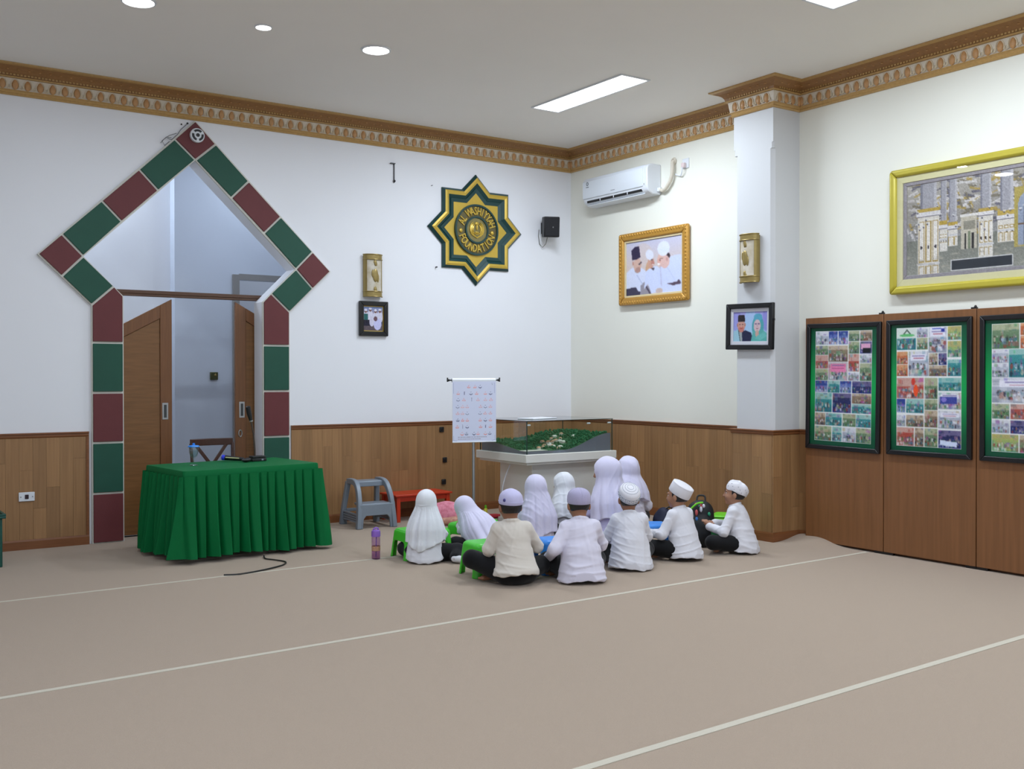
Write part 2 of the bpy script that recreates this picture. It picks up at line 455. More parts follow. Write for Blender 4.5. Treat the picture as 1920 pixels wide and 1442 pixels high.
# implicit bodies: soft unions of tapered limbs, meshed by surface nets
EDGES = [(0, 1), (2, 3), (4, 5), (6, 7), (0, 2), (1, 3), (4, 6), (5, 7), (0, 4), (1, 5), (2, 6), (3, 7)]
CORN = np.array([(i & 1, (i >> 1) & 1, (i >> 2) & 1) for i in range(8)])
class Field:
    def __init__(s, lo, hi, h):
        s.lo = np.asarray(lo, float); s.h = h
        n = np.ceil((np.asarray(hi)-s.lo)/h).astype(int)+1
        s.ax = [(s.lo[i]+h*np.arange(n[i])).astype(np.float32) for i in range(3)]
        s.F = np.full(tuple(n), .5, np.float32)
    def grid(s):
        return s.ax[0][:, None, None], s.ax[1][None, :, None], s.ax[2][None, None, :]
    def _apply(s, lo, hi, fn, k, op='add'):
        mar = k+.03
        sl = []; ax = []
        for i in range(3):
            a = int(np.clip(math.floor((lo[i]-mar-s.lo[i])/s.h), 0, len(s.ax[i])))
            b = int(np.clip(math.ceil((hi[i]+mar-s.lo[i])/s.h)+1, 0, len(s.ax[i])))
            if b <= a: return s
            sl.append(slice(a, b)); ax.append(s.ax[i][a:b])
        sl = tuple(sl)
        d = fn(ax[0][:, None, None], ax[1][None, :, None], ax[2][None, None, :])
        f = s.F[sl]
        if op == 'add':
            if k > 0:
                t = np.clip(.5+.5*(d-f)/k, 0, 1)
                f[:] = d*(1-t)+f*t-k*t*(1-t)
            else: np.minimum(f, d, out=f)
        else:
            d = -d
            if k > 0:
                t = np.clip(.5-.5*(d-f)/k, 0, 1)
                f[:] = d*(1-t)+f*t+k*t*(1-t)
            else: np.maximum(f, d, out=f)
        return s
    def cone(s, a, b, ra, rb=None, k=.02, sq=(1, 1, 1), op='add'):
        rb = ra if rb is None else rb
        a = np.asarray(a, float); b = np.asarray(b, float); ab = b-a; L = ab@ab+1e-12; R = max(ra, rb)
        def fn(X, Y, Z):
            t = np.clip(((X-a[0])*ab[0]+(Y-a[1])*ab[1]+(Z-a[2])*ab[2])/L, 0, 1)
            return np.sqrt(((X-a[0]-t*ab[0])*sq[0])**2+((Y-a[1]-t*ab[1])*sq[1])**2+((Z-a[2]-t*ab[2])*sq[2])**2)-(ra+(rb-ra)*t)
        return s._apply(np.minimum(a, b)-R, np.maximum(a, b)+R, fn, k, op)
    def chain(s, pts, rs, k=.02, sq=(1, 1, 1)):
        for i in range(len(pts)-1): s.cone(pts[i], pts[i+1], rs[i], rs[i+1], k, sq)
        return s
    def ell(s, c, r, R=None, k=.02, op='add'):
        c = np.asarray(c, float); r = np.asarray(r, float); m = r.max()
        A = np.eye(3) if R is None else np.asarray(R, float).T
        def fn(X, Y, Z):
            x, y, z = X-c[0], Y-c[1], Z-c[2]
            u = (A[0, 0]*x+A[0, 1]*y+A[0, 2]*z)/r[0]; v = (A[1, 0]*x+A[1, 1]*y+A[1, 2]*z)/r[1]; w = (A[2, 0]*x+A[2, 1]*y+A[2, 2]*z)/r[2]
            q = np.sqrt(u*u+v*v+w*w)
            return q*(q-1)/(np.sqrt((u/r[0])**2+(v/r[1])**2+(w/r[2])**2)+1e-6)
        return s._apply(c-m, c+m, fn, k, op)
    def mesh(s):
        F = s.F; h = s.h
        F[0] = F[-1] = .5; F[:, 0] = F[:, -1] = .5; F[:, :, 0] = F[:, :, -1] = .5
        S = F < 0
        nx, ny, nz = F.shape
        cnt = np.zeros((nx-1, ny-1, nz-1), np.int8)
        for i, j, k in CORN: cnt += S[i:nx-1+i, j:ny-1+j, k:nz-1+k]
        m = (cnt > 0) & (cnt < 8)
        I = np.argwhere(m)
        vals = np.stack([F[I[:, 0]+i, I[:, 1]+j, I[:, 2]+k] for i, j, k in CORN], 1)
        pos = np.zeros((len(I), 3)); w = np.zeros((len(I), 1))
        for a, b in EDGES:
            va, vb = vals[:, a], vals[:, b]
            cr = (va < 0) != (vb < 0)
            t = np.where(cr, va/np.where(cr, va-vb, 1), 0)[:, None]
            p = CORN[a]+(CORN[b]-CORN[a])*t
            pos += p*cr[:, None]; w += cr[:, None]
        V = s.lo+h*(I+pos/np.maximum(w, 1))
        idx = np.full(m.shape, -1, np.int32); idx[m] = np.arange(len(I))
        Q = []
        for ax in range(3):
            A = S if ax == 0 else (S.transpose(1, 2, 0) if ax == 1 else S.transpose(2, 0, 1))
            D = idx if ax == 0 else (idx.transpose(1, 2, 0) if ax == 1 else idx.transpose(2, 0, 1))
            e = A[:-1] != A[1:]
            e = e[:, 1:-1, 1:-1]
            P = np.argwhere(e)
            i, j, k = P[:, 0], P[:, 1]+1, P[:, 2]+1
            q = np.stack([D[i, j-1, k-1], D[i, j, k-1], D[i, j, k], D[i, j-1, k]], 1)
            fl = A[i, j, k] == 0
            q[fl] = q[fl][:, ::-1]
            Q.append(q)
        return V, np.concatenate(Q)
    def build(s, name, m, parent=None, smooth_it=1):
        V, Q = s.mesh()
        for _ in range(smooth_it):
            n = len(V); acc = np.zeros((n, 3)); c = np.zeros(n)
            for a in range(4):
                b = Q[:, (a+1) % 4]
                for ch in range(3):
                    acc[:, ch] += np.bincount(Q[:, a], V[b, ch], n)+np.bincount(b, V[Q[:, a], ch], n)
                c += np.bincount(Q[:, a], minlength=n)+np.bincount(b, minlength=n)
            V = V*.5+.5*acc/np.maximum(c, 1)[:, None]
        return quad_mesh(name, V, Q, m, parent)

def streaks(X, Y, Z, d, seed, freq):
    """creases that run across direction d: narrow ridges, broken up along their length"""
    r = np.random.RandomState(seed); d = np.asarray(d, float)/np.linalg.norm(d); out = 0
    for i in range(3):
        k = d+r.normal(0, .16, 3); k *= freq*(.7+.6*r.rand())/np.linalg.norm(k)
        out = out+np.sin(k[0]*X+k[1]*Y+k[2]*Z+r.rand()*6.28)
    out = out/3+.25*waves(X, Y, Z, seed+1, freq*.35)
    mask = np.clip(.5+1.4*waves(X, Y, Z, seed+2, freq*.28), 0, 1)
    return np.maximum(0, 1-3.2*np.abs(out))*mask

def waves(X, Y, Z, seed, freq, n=5):
    r = np.random.RandomState(seed); out = 0
    for i in range(n):
        k = r.normal(0, 1, 3); k *= freq*(.6+.8*r.rand())/np.linalg.norm(k)
        out = out+np.sin(k[0]*X+k[1]*Y+k[2]*Z+r.rand()*6.28)
    return out/n
# ------------------------------------------------------------------ the room
XL, YF = -9.62, -13.5
AX = -4.81                       # the arch's axis
def mir(p): return [(2*AX-x, z) for x, z in reversed(p)]

# floor: carpet, rucked up where it meets the column
def floor_mesh():
    xs = np.unique(np.concatenate([np.linspace(XL, -1.2, 12), np.linspace(-1.2, 0.02, 42)]))
    ys = np.unique(np.concatenate([np.linspace(YF, -5.2, 10), np.linspace(-5.2, -3.2, 60), np.linspace(-3.2, 0.3, 8)]))
    X, Y = np.meshgrid(xs, ys)
    Z = .062*np.exp(-((X+.0)/.20)**2-((Y+3.78)/.22)**2) + .045*np.exp(-((X+.12)/.24)**2-((Y+4.02)/.17)**2)
    Z[Z < .0008] = 0
    nx, ny = len(xs), len(ys)
    i = np.arange(nx*ny).reshape(ny, nx)
    Q = np.stack([i[:-1, :-1].ravel(), i[:-1, 1:].ravel(), i[1:, 1:].ravel(), i[1:, :-1].ravel()], 1)
    return quad_mesh('floor', np.stack([X.ravel(), Y.ravel(), Z.ravel()], 1), Q, CARPET)
floor = struct(floor_mesh())
for (xa, ya, xb, yb, w) in ((-9.6, -2.385, -3.3, -2.305, .035), (-9.6, -4.86, -.12, -4.545, .04), (-9.6, -7.32, -.1, -6.94, .045), (-9.6, -9.8, -.1, -9.4, .045)):
    d = Vector((xb-xa, yb-ya, 0)); n = Vector((-d.y, d.x, 0)).normalized()*w/2
    b = MB(); P0, P1 = Vector((xa, ya, 0)), Vector((xb, yb, 0))
    b.prismz([tuple((P0-n).xy), tuple((P1-n).xy), tuple((P1+n).xy), tuple((P0+n).xy)], .0, .003)
    b.build('carpet_stripe', STRIPE, floor)

struct(MB().box(XL-.2, .2, YF-.2, .3, CEIL, CEIL+.1).build('ceiling', CEILM))
# back wall with the pentagon-headed opening
WT = .22
inner = [(-5.515, 0), (-5.515, 2.385), (-5.88, 2.748), (AX, 3.785)]
wl = MB().prism([(XL-.2, 0), inner[0], inner[1], inner[2], inner[3], (AX, CEIL), (XL-.2, CEIL)], 0, WT)
wl.prism(mir([(-9.62, 0), inner[0], inner[1], inner[2], inner[3], (AX, CEIL), (-9.62, CEIL)]), 0, WT)
struct(wl.build('wall_back', WALL))
struct(MB().box(0, .2, YF-.2, 0, 0, CEIL).build('wall_right', WALLC))
struct(MB().box(XL-.2, XL, YF-.2, 0, 0, CEIL).build('wall_left', WALL))
struct(MB().box(XL, 0, YF-.2, YF, 0, CEIL).build('wall_front', WALL))
# column on the right wall: chamfered corners that stop below the crown
CX, CY0, CY1 = -.38, -3.157, -3.665
col = MB().box(CX, 0, CY1, CY0, 3.86, CEIL-.01)
c = .034
col.prismz([(0, CY1), (CX+c, CY1), (CX, CY1+c), (CX, CY0-c-c*.4), (CX+c, CY0-c*.4), (0, CY0-c*.4)], 0, 3.8)
V0 = [(CX, CY1, 3.86), (CX, CY0, 3.86), (0, CY0, 3.86), (0, CY1, 3.86)]
col.prismz([(0, CY1), (CX+c*.5, CY1), (CX, CY1+c*.5), (CX, CY0-c*.5), (CX+c*.5, CY0), (0, CY0)], 3.8, 3.86)
struct(col.build('wall_column', mat('column_paint', (208, 209, 211), rough=.5, noise=.015, nscale=1.5, bump=.03, bscale=160)))

# corridor beyond the arch
VY = 1.6
vest = MB().box(-4.54, -3.78, VY, VY+.17, 0, 4.5).box(-3.78, -2.0, VY, VY+.1, 2.76, 4.5)
struct(vest.build('wall_vestibule', mat('vestibule_paint', (212, 220, 234), rough=.22, noise=.03, nscale=1.5, spec=.6)))
struct(MB().box(-7.2, -4.5, VY+.17, VY+.27, 0, 4.5).build('wall_vestibule_far', WALL))
struct(MB().box(-7.3, -7.2, .22, 2.8, 0, 4.5).build('wall_vestibule_left', WALL))
struct(MB().box(-2.1, -2.0, .22, 3.2, 0, 4.5).box(-4.5, -2.0, 3.2, 3.3, 0, 4.5).build('wall_vestibule_right', WALL))
struct(MB().box(-7.3, -2.0, .22, 3.3, -.05, 0).build('floor_vestibule', mat('vestibule_floor', (150, 146, 140), rough=.4, noise=.05, nscale=4)))
struct(MB().box(-7.3, -2.0, .22, 3.3, 4.5, 4.55).build('ceiling_vestibule', CEILM))
fr = MB().box(-3.86, -3.78, VY-.03, VY, 0, 2.82).box(-3.78, -2.0, VY-.03, VY, 2.76, 2.83)
struct(fr.build('trim_vestibule_doorway', mat('grey_trim', (150, 148, 146), rough=.5, noise=.04, nscale=10)))
t = thing('wall_box', 'small dark olive switch box on the corridor wall beyond the arch', 'switch', (-4.09, VY, 1.61))
MB().box(-.045, .045, -.035, 0, -.045, .045).build('casing', mat('olive_metal', (86, 90, 60), rough=.35, metal=.4, noise=.1, nscale=40), t, bevel=.006)
MB().ball((.014, -.036, .012), (.014, .006, .014)).build('knob', BRASS, t, smooth=True)

# arch surround: white backing with maroon and green tiles proud of it
trim = root('trim_6'); struct(trim)
BT, TT = .03, .046
outer = [(-5.81, 0), (-5.81, 2.287), (-6.285, 2.745), (AX, 4.185)]
ring = [outer[0], outer[1], outer[2], outer[3], (AX, 3.785), (-5.88, 2.748), (-5.515, 2.385), (-5.515, 0)]
bk = MB().prism(list(reversed(ring)), -BT, 0)
bk.prism(mir(list(reversed(ring))), -BT, 0)
bk.build('tile_backing', GROUT, trim)
def lerp(a, b, t): return (a[0]+(b[0]-a[0])*t, a[1]+(b[1]-a[1])*t)
def inset(poly, g):
    cx = sum(p[0] for p in poly)/len(poly); cz = sum(p[1] for p in poly)/len(poly)
    n = len(poly); out = []
    ls = []
    for i in range(n):
        a, b = poly[i], poly[(i+1) % n]
        dx, dz = b[0]-a[0], b[1]-a[1]; L = math.hypot(dx, dz)
        nx_, nz_ = -dz/L, dx/L
        if (cx-a[0])*nx_+(cz-a[1])*nz_ < 0: nx_, nz_ = -nx_, -nz_
        ls.append(((a[0]+nx_*g, a[1]+nz_*g), (dx, dz)))
    for i in range(n):
        (p, d), (q, e) = ls[i-1], ls[i]
        det = d[0]*-e[1]+e[0]*d[1]
        tt = ((q[0]-p[0])*-e[1]+e[0]*(q[1]-p[1]))/det
        out.append((p[0]+d[0]*tt, p[1]+d[1]*tt))
    return out
O, I = (AX, 4.183), (AX, 3.785)                       # apex outer / inner
LO, LI = (-6.282, 2.746), (-5.882, 2.748)
SO, SI = (-5.81, 2.287), (-5.515, 2.385)
o1 = (-5.02, 3.972); kL = (-6.075, 2.947); kB = (-6.075, 2.546)
tiles = [([O, o1, I, (2*AX-o1[0], o1[1])], 'r', False)]
seq = [(o1, I), ((-5.366, 3.632), (-5.178, 3.440)), ((-5.716, 3.293), (-5.528, 3.104)), (kL, LI)]
for i, cc in enumerate('grg'):
    (a, b), (p, q) = seq[i], seq[i+1]
    tiles.append(([a, p, q, b], cc, True))
tiles.append(([kL, LO, kB, LI], 'r', True))
kS = (-5.602, 2.478)
tiles.append(([kB, SO, kS, LI], 'g', True))
tiles.append(([SO, (-5.81, 1.93), (-5.515, 1.93), SI, kS], 'r', True))
zz = [1.93, 1.449, .967, .48, 0.0]
for i, cc in enumerate('grgr'):
    tiles.append(([(-5.81, zz[i]), (-5.81, zz[i+1]), (-5.515, zz[i+1]), (-5.515, zz[i])], cc, True))
for poly, cc, both in tiles:
    p = inset(poly, .011)
    for m_ in ((False, True) if both else (False,)):
        q = mir(p) if m_ else p
        MB().prism(q, -TT, -.002).build('tile', TILER if cc == 'r' else TILEG, trim, bevel=.003)

# crown moulding, rails and baseboards swept along the walls
def offset(path, p):
    out = []
    n = len(path)
    for i in range(n):
        ns = []
        for a, b in ((i-1, i), (i, i+1)):
            if 0 <= a and b < n:
                dx, dy = path[b][0]-path[a][0], path[b][1]-path[a][1]; L = math.hypot(dx, dy)
                ns.append((dy/L, -dx/L))
        if len(ns) == 1: n0 = ns[0]; k = 1
        else:
            n0 = (ns[0][0]+ns[1][0], ns[0][1]+ns[1][1]); k = 1/(1+ns[0][0]*ns[1][0]+ns[0][1]*ns[1][1])
        out.append((path[i][0]+n0[0]*p*k, path[i][1]+n0[1]*p*k))
    return out
def sweep(name, path, prof, m, parent=None, smooth=False):
    V = []; F = []; n = len(path); k = len(prof)
    for p, z in prof:
        V += [(x, y, z) for x, y in offset(path, p)]
    for j in range(k):
        j2 = (j+1) % k
        for i in range(n-1):
            F.append((j*n+i, j*n+i+1, j2*n+i+1, j2*n+i))
    F.append(tuple(j*n for j in range(k))); F.append(tuple((k-1-j)*n+n-1 for j in range(k)))
    b = MB().add(V, F)
    return b.build(name, m, parent, smooth=smooth)
WPATH = [(XL, 0), (0, 0), (0, CY0), (CX, CY0), (CX, CY1), (0, CY1), (0, YF)]
ZC = 4.19
crown = root('trim_1'); struct(crown)
sweep('lower_band', WPATH, [(0, ZC), (.012, ZC), (.024, ZC+.012), (.018, ZC+.024), (.024, ZC+.036), (.034, ZC+.043), (.034, ZC+.048), (0, ZC+.048)], GOLDP, crown)
sweep('frieze', WPATH, [(0, ZC+.048), (.026, ZC+.048), (.036, ZC+.10), (.042, ZC+.148), (0, ZC+.148)], CROWNW, crown)
sweep('ledge', WPATH, [(0, ZC+.148), (.07, ZC+.150), (.074, ZC+.158), (.066, ZC+.163), (0, ZC+.163)], GOLDP, crown)
sweep('cove', WPATH, [(0, ZC+.163), (.062, ZC+.163), (.066, ZC+.185), (.082, ZC+.207), (.112, ZC+.229), (.148, ZC+.243), (.150, CEIL-.002), (0, CEIL-.002)], CROWNB, crown)
sweep('top_lip', WPATH, [(.148, ZC+.240), (.178, ZC+.247), (.180, CEIL-.001), (.148, CEIL-.001)], GOLDP, crown)
# egg ornaments, scrolls between them and a bead row, along each straight stretch
egg = MB(); egg.lathe([(.006, -.048), (.022, -.036), (.029, -.012), (.028, .008), (.019, .030), (.008, .043), (.001, .050)], n=10, sy=.62)
egg_me = egg.build('egg_ornament', EGG, crown, smooth=True)
first = [True]
scroll = MB(); beads = MB(); dots = MB()
def run(a, b, p0, p1):
    (xa, ya), (xb, yb) = a, b
    L = math.hypot(xb-xa, yb-ya); dx, dy = (xb-xa)/L, (yb-ya)/L; nx_, ny_ = dy, -dx
    n = max(1, round(L/.1065))
    for i in range(n):
        s_ = (i+.5)*L/n
        x, y = xa+dx*s_, ya+dy*s_
        if x < -8.8 or y < -7.2: continue
        if first[0]: e = egg_me; first[0] = False
        else: e = copy_of(egg_me, crown)
        e.location = (x+nx_*.036, y+ny_*.036, ZC+.096)
        e.rotation_euler = (0, 0, math.atan2(dy, dx))
        for sg in (-1, 1):
            # leaf edge around the egg, and a curl at the foot between two eggs
            pts = [(sg*.030, ZC+.06), (sg*.036, ZC+.085), (sg*.034, ZC+.112), (sg*.022, ZC+.134), (sg*.006, ZC+.143)]
            scroll.tube([(x+dx*u+nx_*.042, y+dy*u+ny_*.042, z) for u, z in pts], [.003, .005, .005, .004, .002], n=4)
            pts = [(sg*.052, ZC+.088), (sg*.041, ZC+.078), (sg*.040, ZC+.062), (sg*.049, ZC+.056), (sg*.052, ZC+.066)]
            scroll.tube([(x+dx*u+nx_*.042, y+dy*u+ny_*.042, z) for u, z in pts], [.002, .005, .005, .005, .003], n=4)
    n = int(L/.03)
    for i in range(n):
        s_ = (i+.5)*L/n
        x, y = xa+dx*s_, ya+dy*s_
        if x < -8.8 or y < -7.2: continue
        beads.box(-.009, .009, -.006, .006, -.008, .008, R=Matrix.Rotation(math.atan2(dy, dx), 3, 'Z'), at=(x+nx_*.068, y+ny_*.068, ZC+.176))
        if i % 3 == 0:
            dots.ball((x+nx_*.094, y+ny_*.094, ZC+.2165), (.013, .013, .006), n=6, k=4)
for i in range(len(WPATH)-1):
    q = offset(WPATH, 0.0)
    run(q[i], q[i+1], 0, 0)
tag(scroll.build('scrollwork', mat('scroll_pale', (222, 206, 176), rough=.5, noise=.2, nscale=60), crown, smooth=True), kind='stuff')
tag(beads.build('bead_row', GOLDP, crown), kind='stuff')
tag(dots.build('rosette_row', mat('rosette', (196, 150, 98), rough=.5, noise=.2, nscale=60), crown, smooth=True), kind='stuff')

WZ = 1.079
rnd = random.Random(5)
plank_me = [None]
def wainscot(name, path, plank_runs):
    r = root(name); struct(r)
    sweep('backing', path, [(0, 0), (.006, 0), (.006, WZ-.02), (0, WZ-.02)], BACKING, r)
    sweep('cap_rail', path, [(0, WZ-.048), (.018, WZ-.048), (.024, WZ-.036), (.024, WZ-.016), (.034, WZ-.012), (.034, WZ-.002), (.03, WZ), (0, WZ)], RAIL, r)
    for (xa, ya), (xb, yb) in plank_runs:
        L = math.hypot(xb-xa, yb-ya); ang = math.atan2(yb-ya, xb-xa); dx, dy = (xb-xa)/L, (yb-ya)/L
        n = max(1, round(L/.118)); w = L/n
        for i in range(n):
            cut = rnd.choice([None, rnd.uniform(.3, .85), rnd.uniform(.3, .85)])
            spans = [(.085, WZ-.047)] if cut is None else [(.085, cut), (cut, WZ-.047)]
            for z0, z1 in spans:
                if plank_me[0] is None:
                    o = MB().box(0, 1, -.5, .5, 0, 1).build('plank', PLANK, r); plank_me[0] = o
                else: o = copy_of(plank_me[0], r)
                o.scale = (w-.0014, .012, z1-z0-.0014)
                o.location = (xa+dx*w*i+.0007*dx+dy*.006, ya+dy*w*i+.0007*dy-dx*.006, z0)
                o.rotation_euler = (0, 0, ang)
                pr_ = .008+rnd.uniform(0, .0012)
                o.location.x += dy*pr_*.5; o.location.y -= dx*pr_*.5
    return r
wainscot('trim_2', [(XL, 0), (-5.835, 0)], [((-9.6, 0), (-5.86, 0))])
MB().box(-5.86, -5.835, -.026, 0, .085, WZ-.046).build('end_post', RAIL, bpy.data.objects['trim_2'])
wainscot('trim_3', [(-3.785, 0), (0, 0), (0, CY0+.001)], [((-3.785, 0), (0, 0)), ((0, -.016), (0, CY0))])
wainscot('trim_4', [(0, CY0), (CX, CY0), (CX, CY1), (0, CY1), (0, -8.0)], [((-.016, CY0), (CX-.014, CY0)), ((CX, CY0), (CX, CY1)), ((CX-.014, CY1), (-.016, CY1)), ((0, CY1-.016), (0, -4.2))])
BPROF = [(0, 0), (.03, 0), (.03, .075), (.026, .092), (0, .092)]
struct(sweep('baseboard_back', [(XL, 0), (-5.835, 0)], BPROF, RAIL))
struct(sweep('baseboard_right', [(-3.785, 0), (0, 0), (0, CY0), (CX, CY0), (CX, CY1), (0, CY1), (0, -8.0)], BPROF, RAIL))

# lintel track and the two sliding leaves behind the arch
struct(MB().box(-5.62, -4.0, .225, .29, 2.412, 2.472).box(-5.62, -4.0, .215, .225, 2.436, 2.448).build('trim_5', LINTEL, bevel=.004))
def leaf(name, xa, xb, sg):
    """sliding leaf; sg=+1: meeting stile on its right edge xb, top falling away to the left"""
    r = root(name); struct(r)
    y0, y1 = .225, .262
    xm, xo = (xb, xa) if sg > 0 else (xa, xb)
    top = lambda x: 2.392-abs(x-xm)*.545
    st = .118
    a, b = min(xm, xm-sg*st), max(xm, xm-sg*st)
    def ccw(p):
        A = sum(p[i][0]*p[(i+1) % len(p)][1]-p[(i+1) % len(p)][0]*p[i][1] for i in range(len(p)))
        return p if A > 0 else list(reversed(p))
    MB().prism(ccw([(a, .012), (b, .012), (b, top(b)), (a, top(a))]), y0, y1).build('stile', DOORS, r, bevel=.004)
    xi = xm-sg*st
    MB().prism(ccw([(xi, 2.19-.0), (xi, top(xi)), (xo, top(xo)), (xo, top(xo)-.15)]) if False else ccw([(xi, top(xi)-.135), (xi, top(xi)), (xo, top(xo)), (xo, top(xo)-.135)]), y0, y1).build('top_rail', DOORS, r, bevel=.004)
    MB().prism(ccw([(xi, .012), (xi, top(xi)-.137), (xo, top(xo)-.137), (xo, .012)]), y0+.012, y1-.006).build('panel', DOORW, r, bevel=.003)
    h = root('recessed_handle'); h.parent = r; h.location = (xm-sg*.07, y0, 1.25)
    MB().box(-.03, .03, -.004, 0, -.085, .085).build('handle_plate', STEEL, h, bevel=.003)
    MB().box(-.014, .014, -.0055, -.003, -.066, .066).build('handle_slot', mat('slot_dark_'+name, (58, 62, 64), rough=.4, noise=.05, nscale=50), h, bevel=.002)
    return r
leaf('door_1', -5.80, -4.975, 1)
d2 = leaf('door_2', -4.312, -3.5, -1)
MB().tube([(-4.262+.018*math.cos(a), .219, 1.0+.036*math.sin(a)) for a in np.linspace(0, 2*PI, 15)[:-1]], .006, n=6, closed=True).build('latch_ring', STEEL, d2, smooth=True)

# ------------------------------------------------------------------ ceiling lights
def panel_light(x, y, label):
    t = thing('ceiling_panel_light', label, 'light', (x, y, CEIL), group='rectangular ceiling panels')
    f = MB()
    f.box(-.182, .182, -.735, -.712, -.012, 0).box(-.182, .182, .712, .735, -.012, 0).box(-.182, -.160, -.712, .712, -.012, 0).box(.160, .182, -.712, .712, -.012, 0)
    f.build('frame', WHITEP, t, bevel=.003)
    MB().box(-.160, .160, -.712, .712, -.006, -.001).build('diffuser', LAMPM, t)
    return t
panel_light(*PANELS[0], 'long rectangular ceiling panel light nearest the room corner and the gold framed group photo')
panel_light(*PANELS[1], 'rectangular ceiling panel light cut off by the top edge, towards the big gold picture')
names = ['large round downlight at the far left of the ceiling, cut by the top edge', 'small round downlight between the two large ones', 'large round downlight right of the small one, left of the long panel light']
for (x, y, r), lb in zip(DOWNLIGHTS, names):
    t = thing('downlight', lb, 'light', (x, y, CEIL), group='round ceiling downlights')
    MB().lathe([(r*.98, -.004), (r*1.0, -.012), (r*1.12, -.008), (r*1.16, -.001), (r*.98, -.001)], n=32).build('trim_ring', WHITEP, t, smooth=True)
    MB().lathe([(.001, -.005), (r*.97, -.005), (r*.97, -.002), (.001, -.002)], n=32).build('diffuser', LAMPM, t)
# ------------------------------------------------------------------ things on the walls
def frame_bars(name, w, h, bw, d, m, parent, y=0.0, z0=0.0, bevel=.006, prof=True):
    """four mitred bars; each bar is a part"""
    for k in range(4):
        if k == 0: p = [(-w/2, z0), (w/2, z0), (w/2-bw, z0+bw), (-w/2+bw, z0+bw)]
        elif k == 1: p = [(w/2, z0), (w/2, z0+h), (w/2-bw, z0+h-bw), (w/2-bw, z0+bw)]
        elif k == 2: p = [(w/2, z0+h), (-w/2, z0+h), (-w/2+bw, z0+h-bw), (w/2-bw, z0+h-bw)]
        else: p = [(-w/2, z0+h), (-w/2, z0), (-w/2+bw, z0+bw), (-w/2+bw, z0+h-bw)]
        MB().prism(p, y-d, y).build(name, m, parent, bevel=bevel)

# emblem: eight-pointed star with lettering
E0 = (-1.447, 3.348)
em = thing('wall_emblem', 'green and gold eight-pointed star emblem with raised lettering on the back wall', 'emblem', (E0[0], 0, E0[1]))
def star(R, ri=.765):
    return [((R if k % 2 == 0 else R*ri)*math.sin(k*PI/8), (R if k % 2 == 0 else R*ri)*math.cos(k*PI/8)) for k in range(16)][::-1]
def star_ring(R0, R1, y0, y1, ya, name, m):
    """sloping star-shaped band from outer radius R0 at depth y0 to inner R1 at depth y1"""
    a, b = star(R0), star(R1); n = 16
    V = [(x, y0, z) for x, z in a]+[(x, y1, z) for x, z in b]+[(x, ya, z) for x, z in a]+[(x, ya, z) for x, z in b]
    F = []
    for i in range(n):
        j = (i+1) % n
        F += [(i, j, n+j, n+i), (i, 2*n+i, 2*n+j, j), (n+i, n+j, 3*n+j, 3*n+i), (2*n+i, 3*n+i, 3*n+j, 2*n+j)]
    return MB().add(V, F).build(name, m, em)
star_ring(.662, .622, -.02, -.05, 0, 'outer_rim', EMG)
star_ring(.622, .592, -.05, -.058, 0, 'gold_ridge', EMGOLD)
star_ring(.592, .556, -.058, -.05, 0, 'gold_ridge', EMGOLD)
star_ring(.556, .50, -.05, -.022, 0, 'inner_slope', EMG)
star_ring(.50, .432, -.030, -.018, 0, 'inner_slope', EMG)
MB().prism(star(.440), -.02, -.001).build('star_plate', EMGOLD, em)
def ring_y(r0, r1, y0, name, m, n=48, y1=-.018):
    V = []
    for r, y in ((r0, y1), (r0, y0), (r1, y0), (r1, y1)):
        V += [(r*math.cos(2*PI*k/n), y, r*math.sin(2*PI*k/n)) for k in range(n)]
    F = [(a*n+k, a*n+(k+1) % n, ((a+1) % 4)*n+(k+1) % n, ((a+1) % 4)*n+k) for a in range(4) for k in range(n)]
    return MB().add(V, F).build(name, m, em)
ring_y(.018*0+.29, .001, -.030, 'disc', mat('emblem_bronze', (104, 96, 62), rough=.4, metal=.35, noise=.3, nscale=18))
ring_y(.305, .284, -.048, 'outer_ring', EMG)
ring_y(.163, .143, -.048, 'inner_ring', EMG)
ring_y(.143, .001, -.034, 'centre_disc', mat('emblem_bronze_pale', (140, 130, 84), rough=.35, metal=.4, noise=.35, nscale=22))
def letter(ch, size, m, parent, depth=.008, name='letter'):
    cu = bpy.data.curves.new('glyph', 'FONT'); cu.body = ch; cu.size = size; cu.extrude = depth; cu.offset = .0015; cu.align_x = 'CENTER'; cu.resolution_u = 2
    tmp = bpy.data.objects.new('glyph', cu); C.objects.link(tmp)
    dg = bpy.context.evaluated_depsgraph_get(); dg.update()
    me = bpy.data.meshes.new_from_object(tmp.evaluated_get(dg))
    bpy.data.objects.remove(tmp, do_unlink=True); bpy.data.curves.remove(cu)
    me.name = name; me.materials.clear(); me.materials.append(m)
    o = bpy.data.objects.new(name, me); C.objects.link(o); o.parent = parent
    return o
def arc_text(txt, R, a0, a1, top, size):
    n = len(txt)
    for i, ch in enumerate(txt):
        if ch == ' ': continue
        a = math.radians(a0+(a1-a0)*i/(n-1))     # degrees clockwise from the top
        o = letter(ch, size, EMGOLD, em)
        cx, cz = R*math.sin(a), R*math.cos(a)
        rot = -a if top else PI-a
        # glyph lies in x,y; stand it up facing -y, then turn it about y
        Rm = Matrix.Rotation(-rot, 4, 'Y') @ Matrix.Rotation(PI/2, 4, 'X')
        o.matrix_local = Matrix.Translation((cx, -.036, cz)) @ Rm @ Matrix.Translation((0, -size*.35, 0)) @ Matrix.Diagonal((.74, 1.12, 1, 1))
arc_text('AL WASHIYYAH', .223, -68, 72, True, .118)
arc_text('FOUNDATION', .223, 248, 112, False, .118)
for sx in (-1, 1):
    MB().ball((sx*.222*math.cos(.05), -.034, -.02), (.026, .016, .026)).build('boss', EMGOLD, em, smooth=True)
mot = MB()
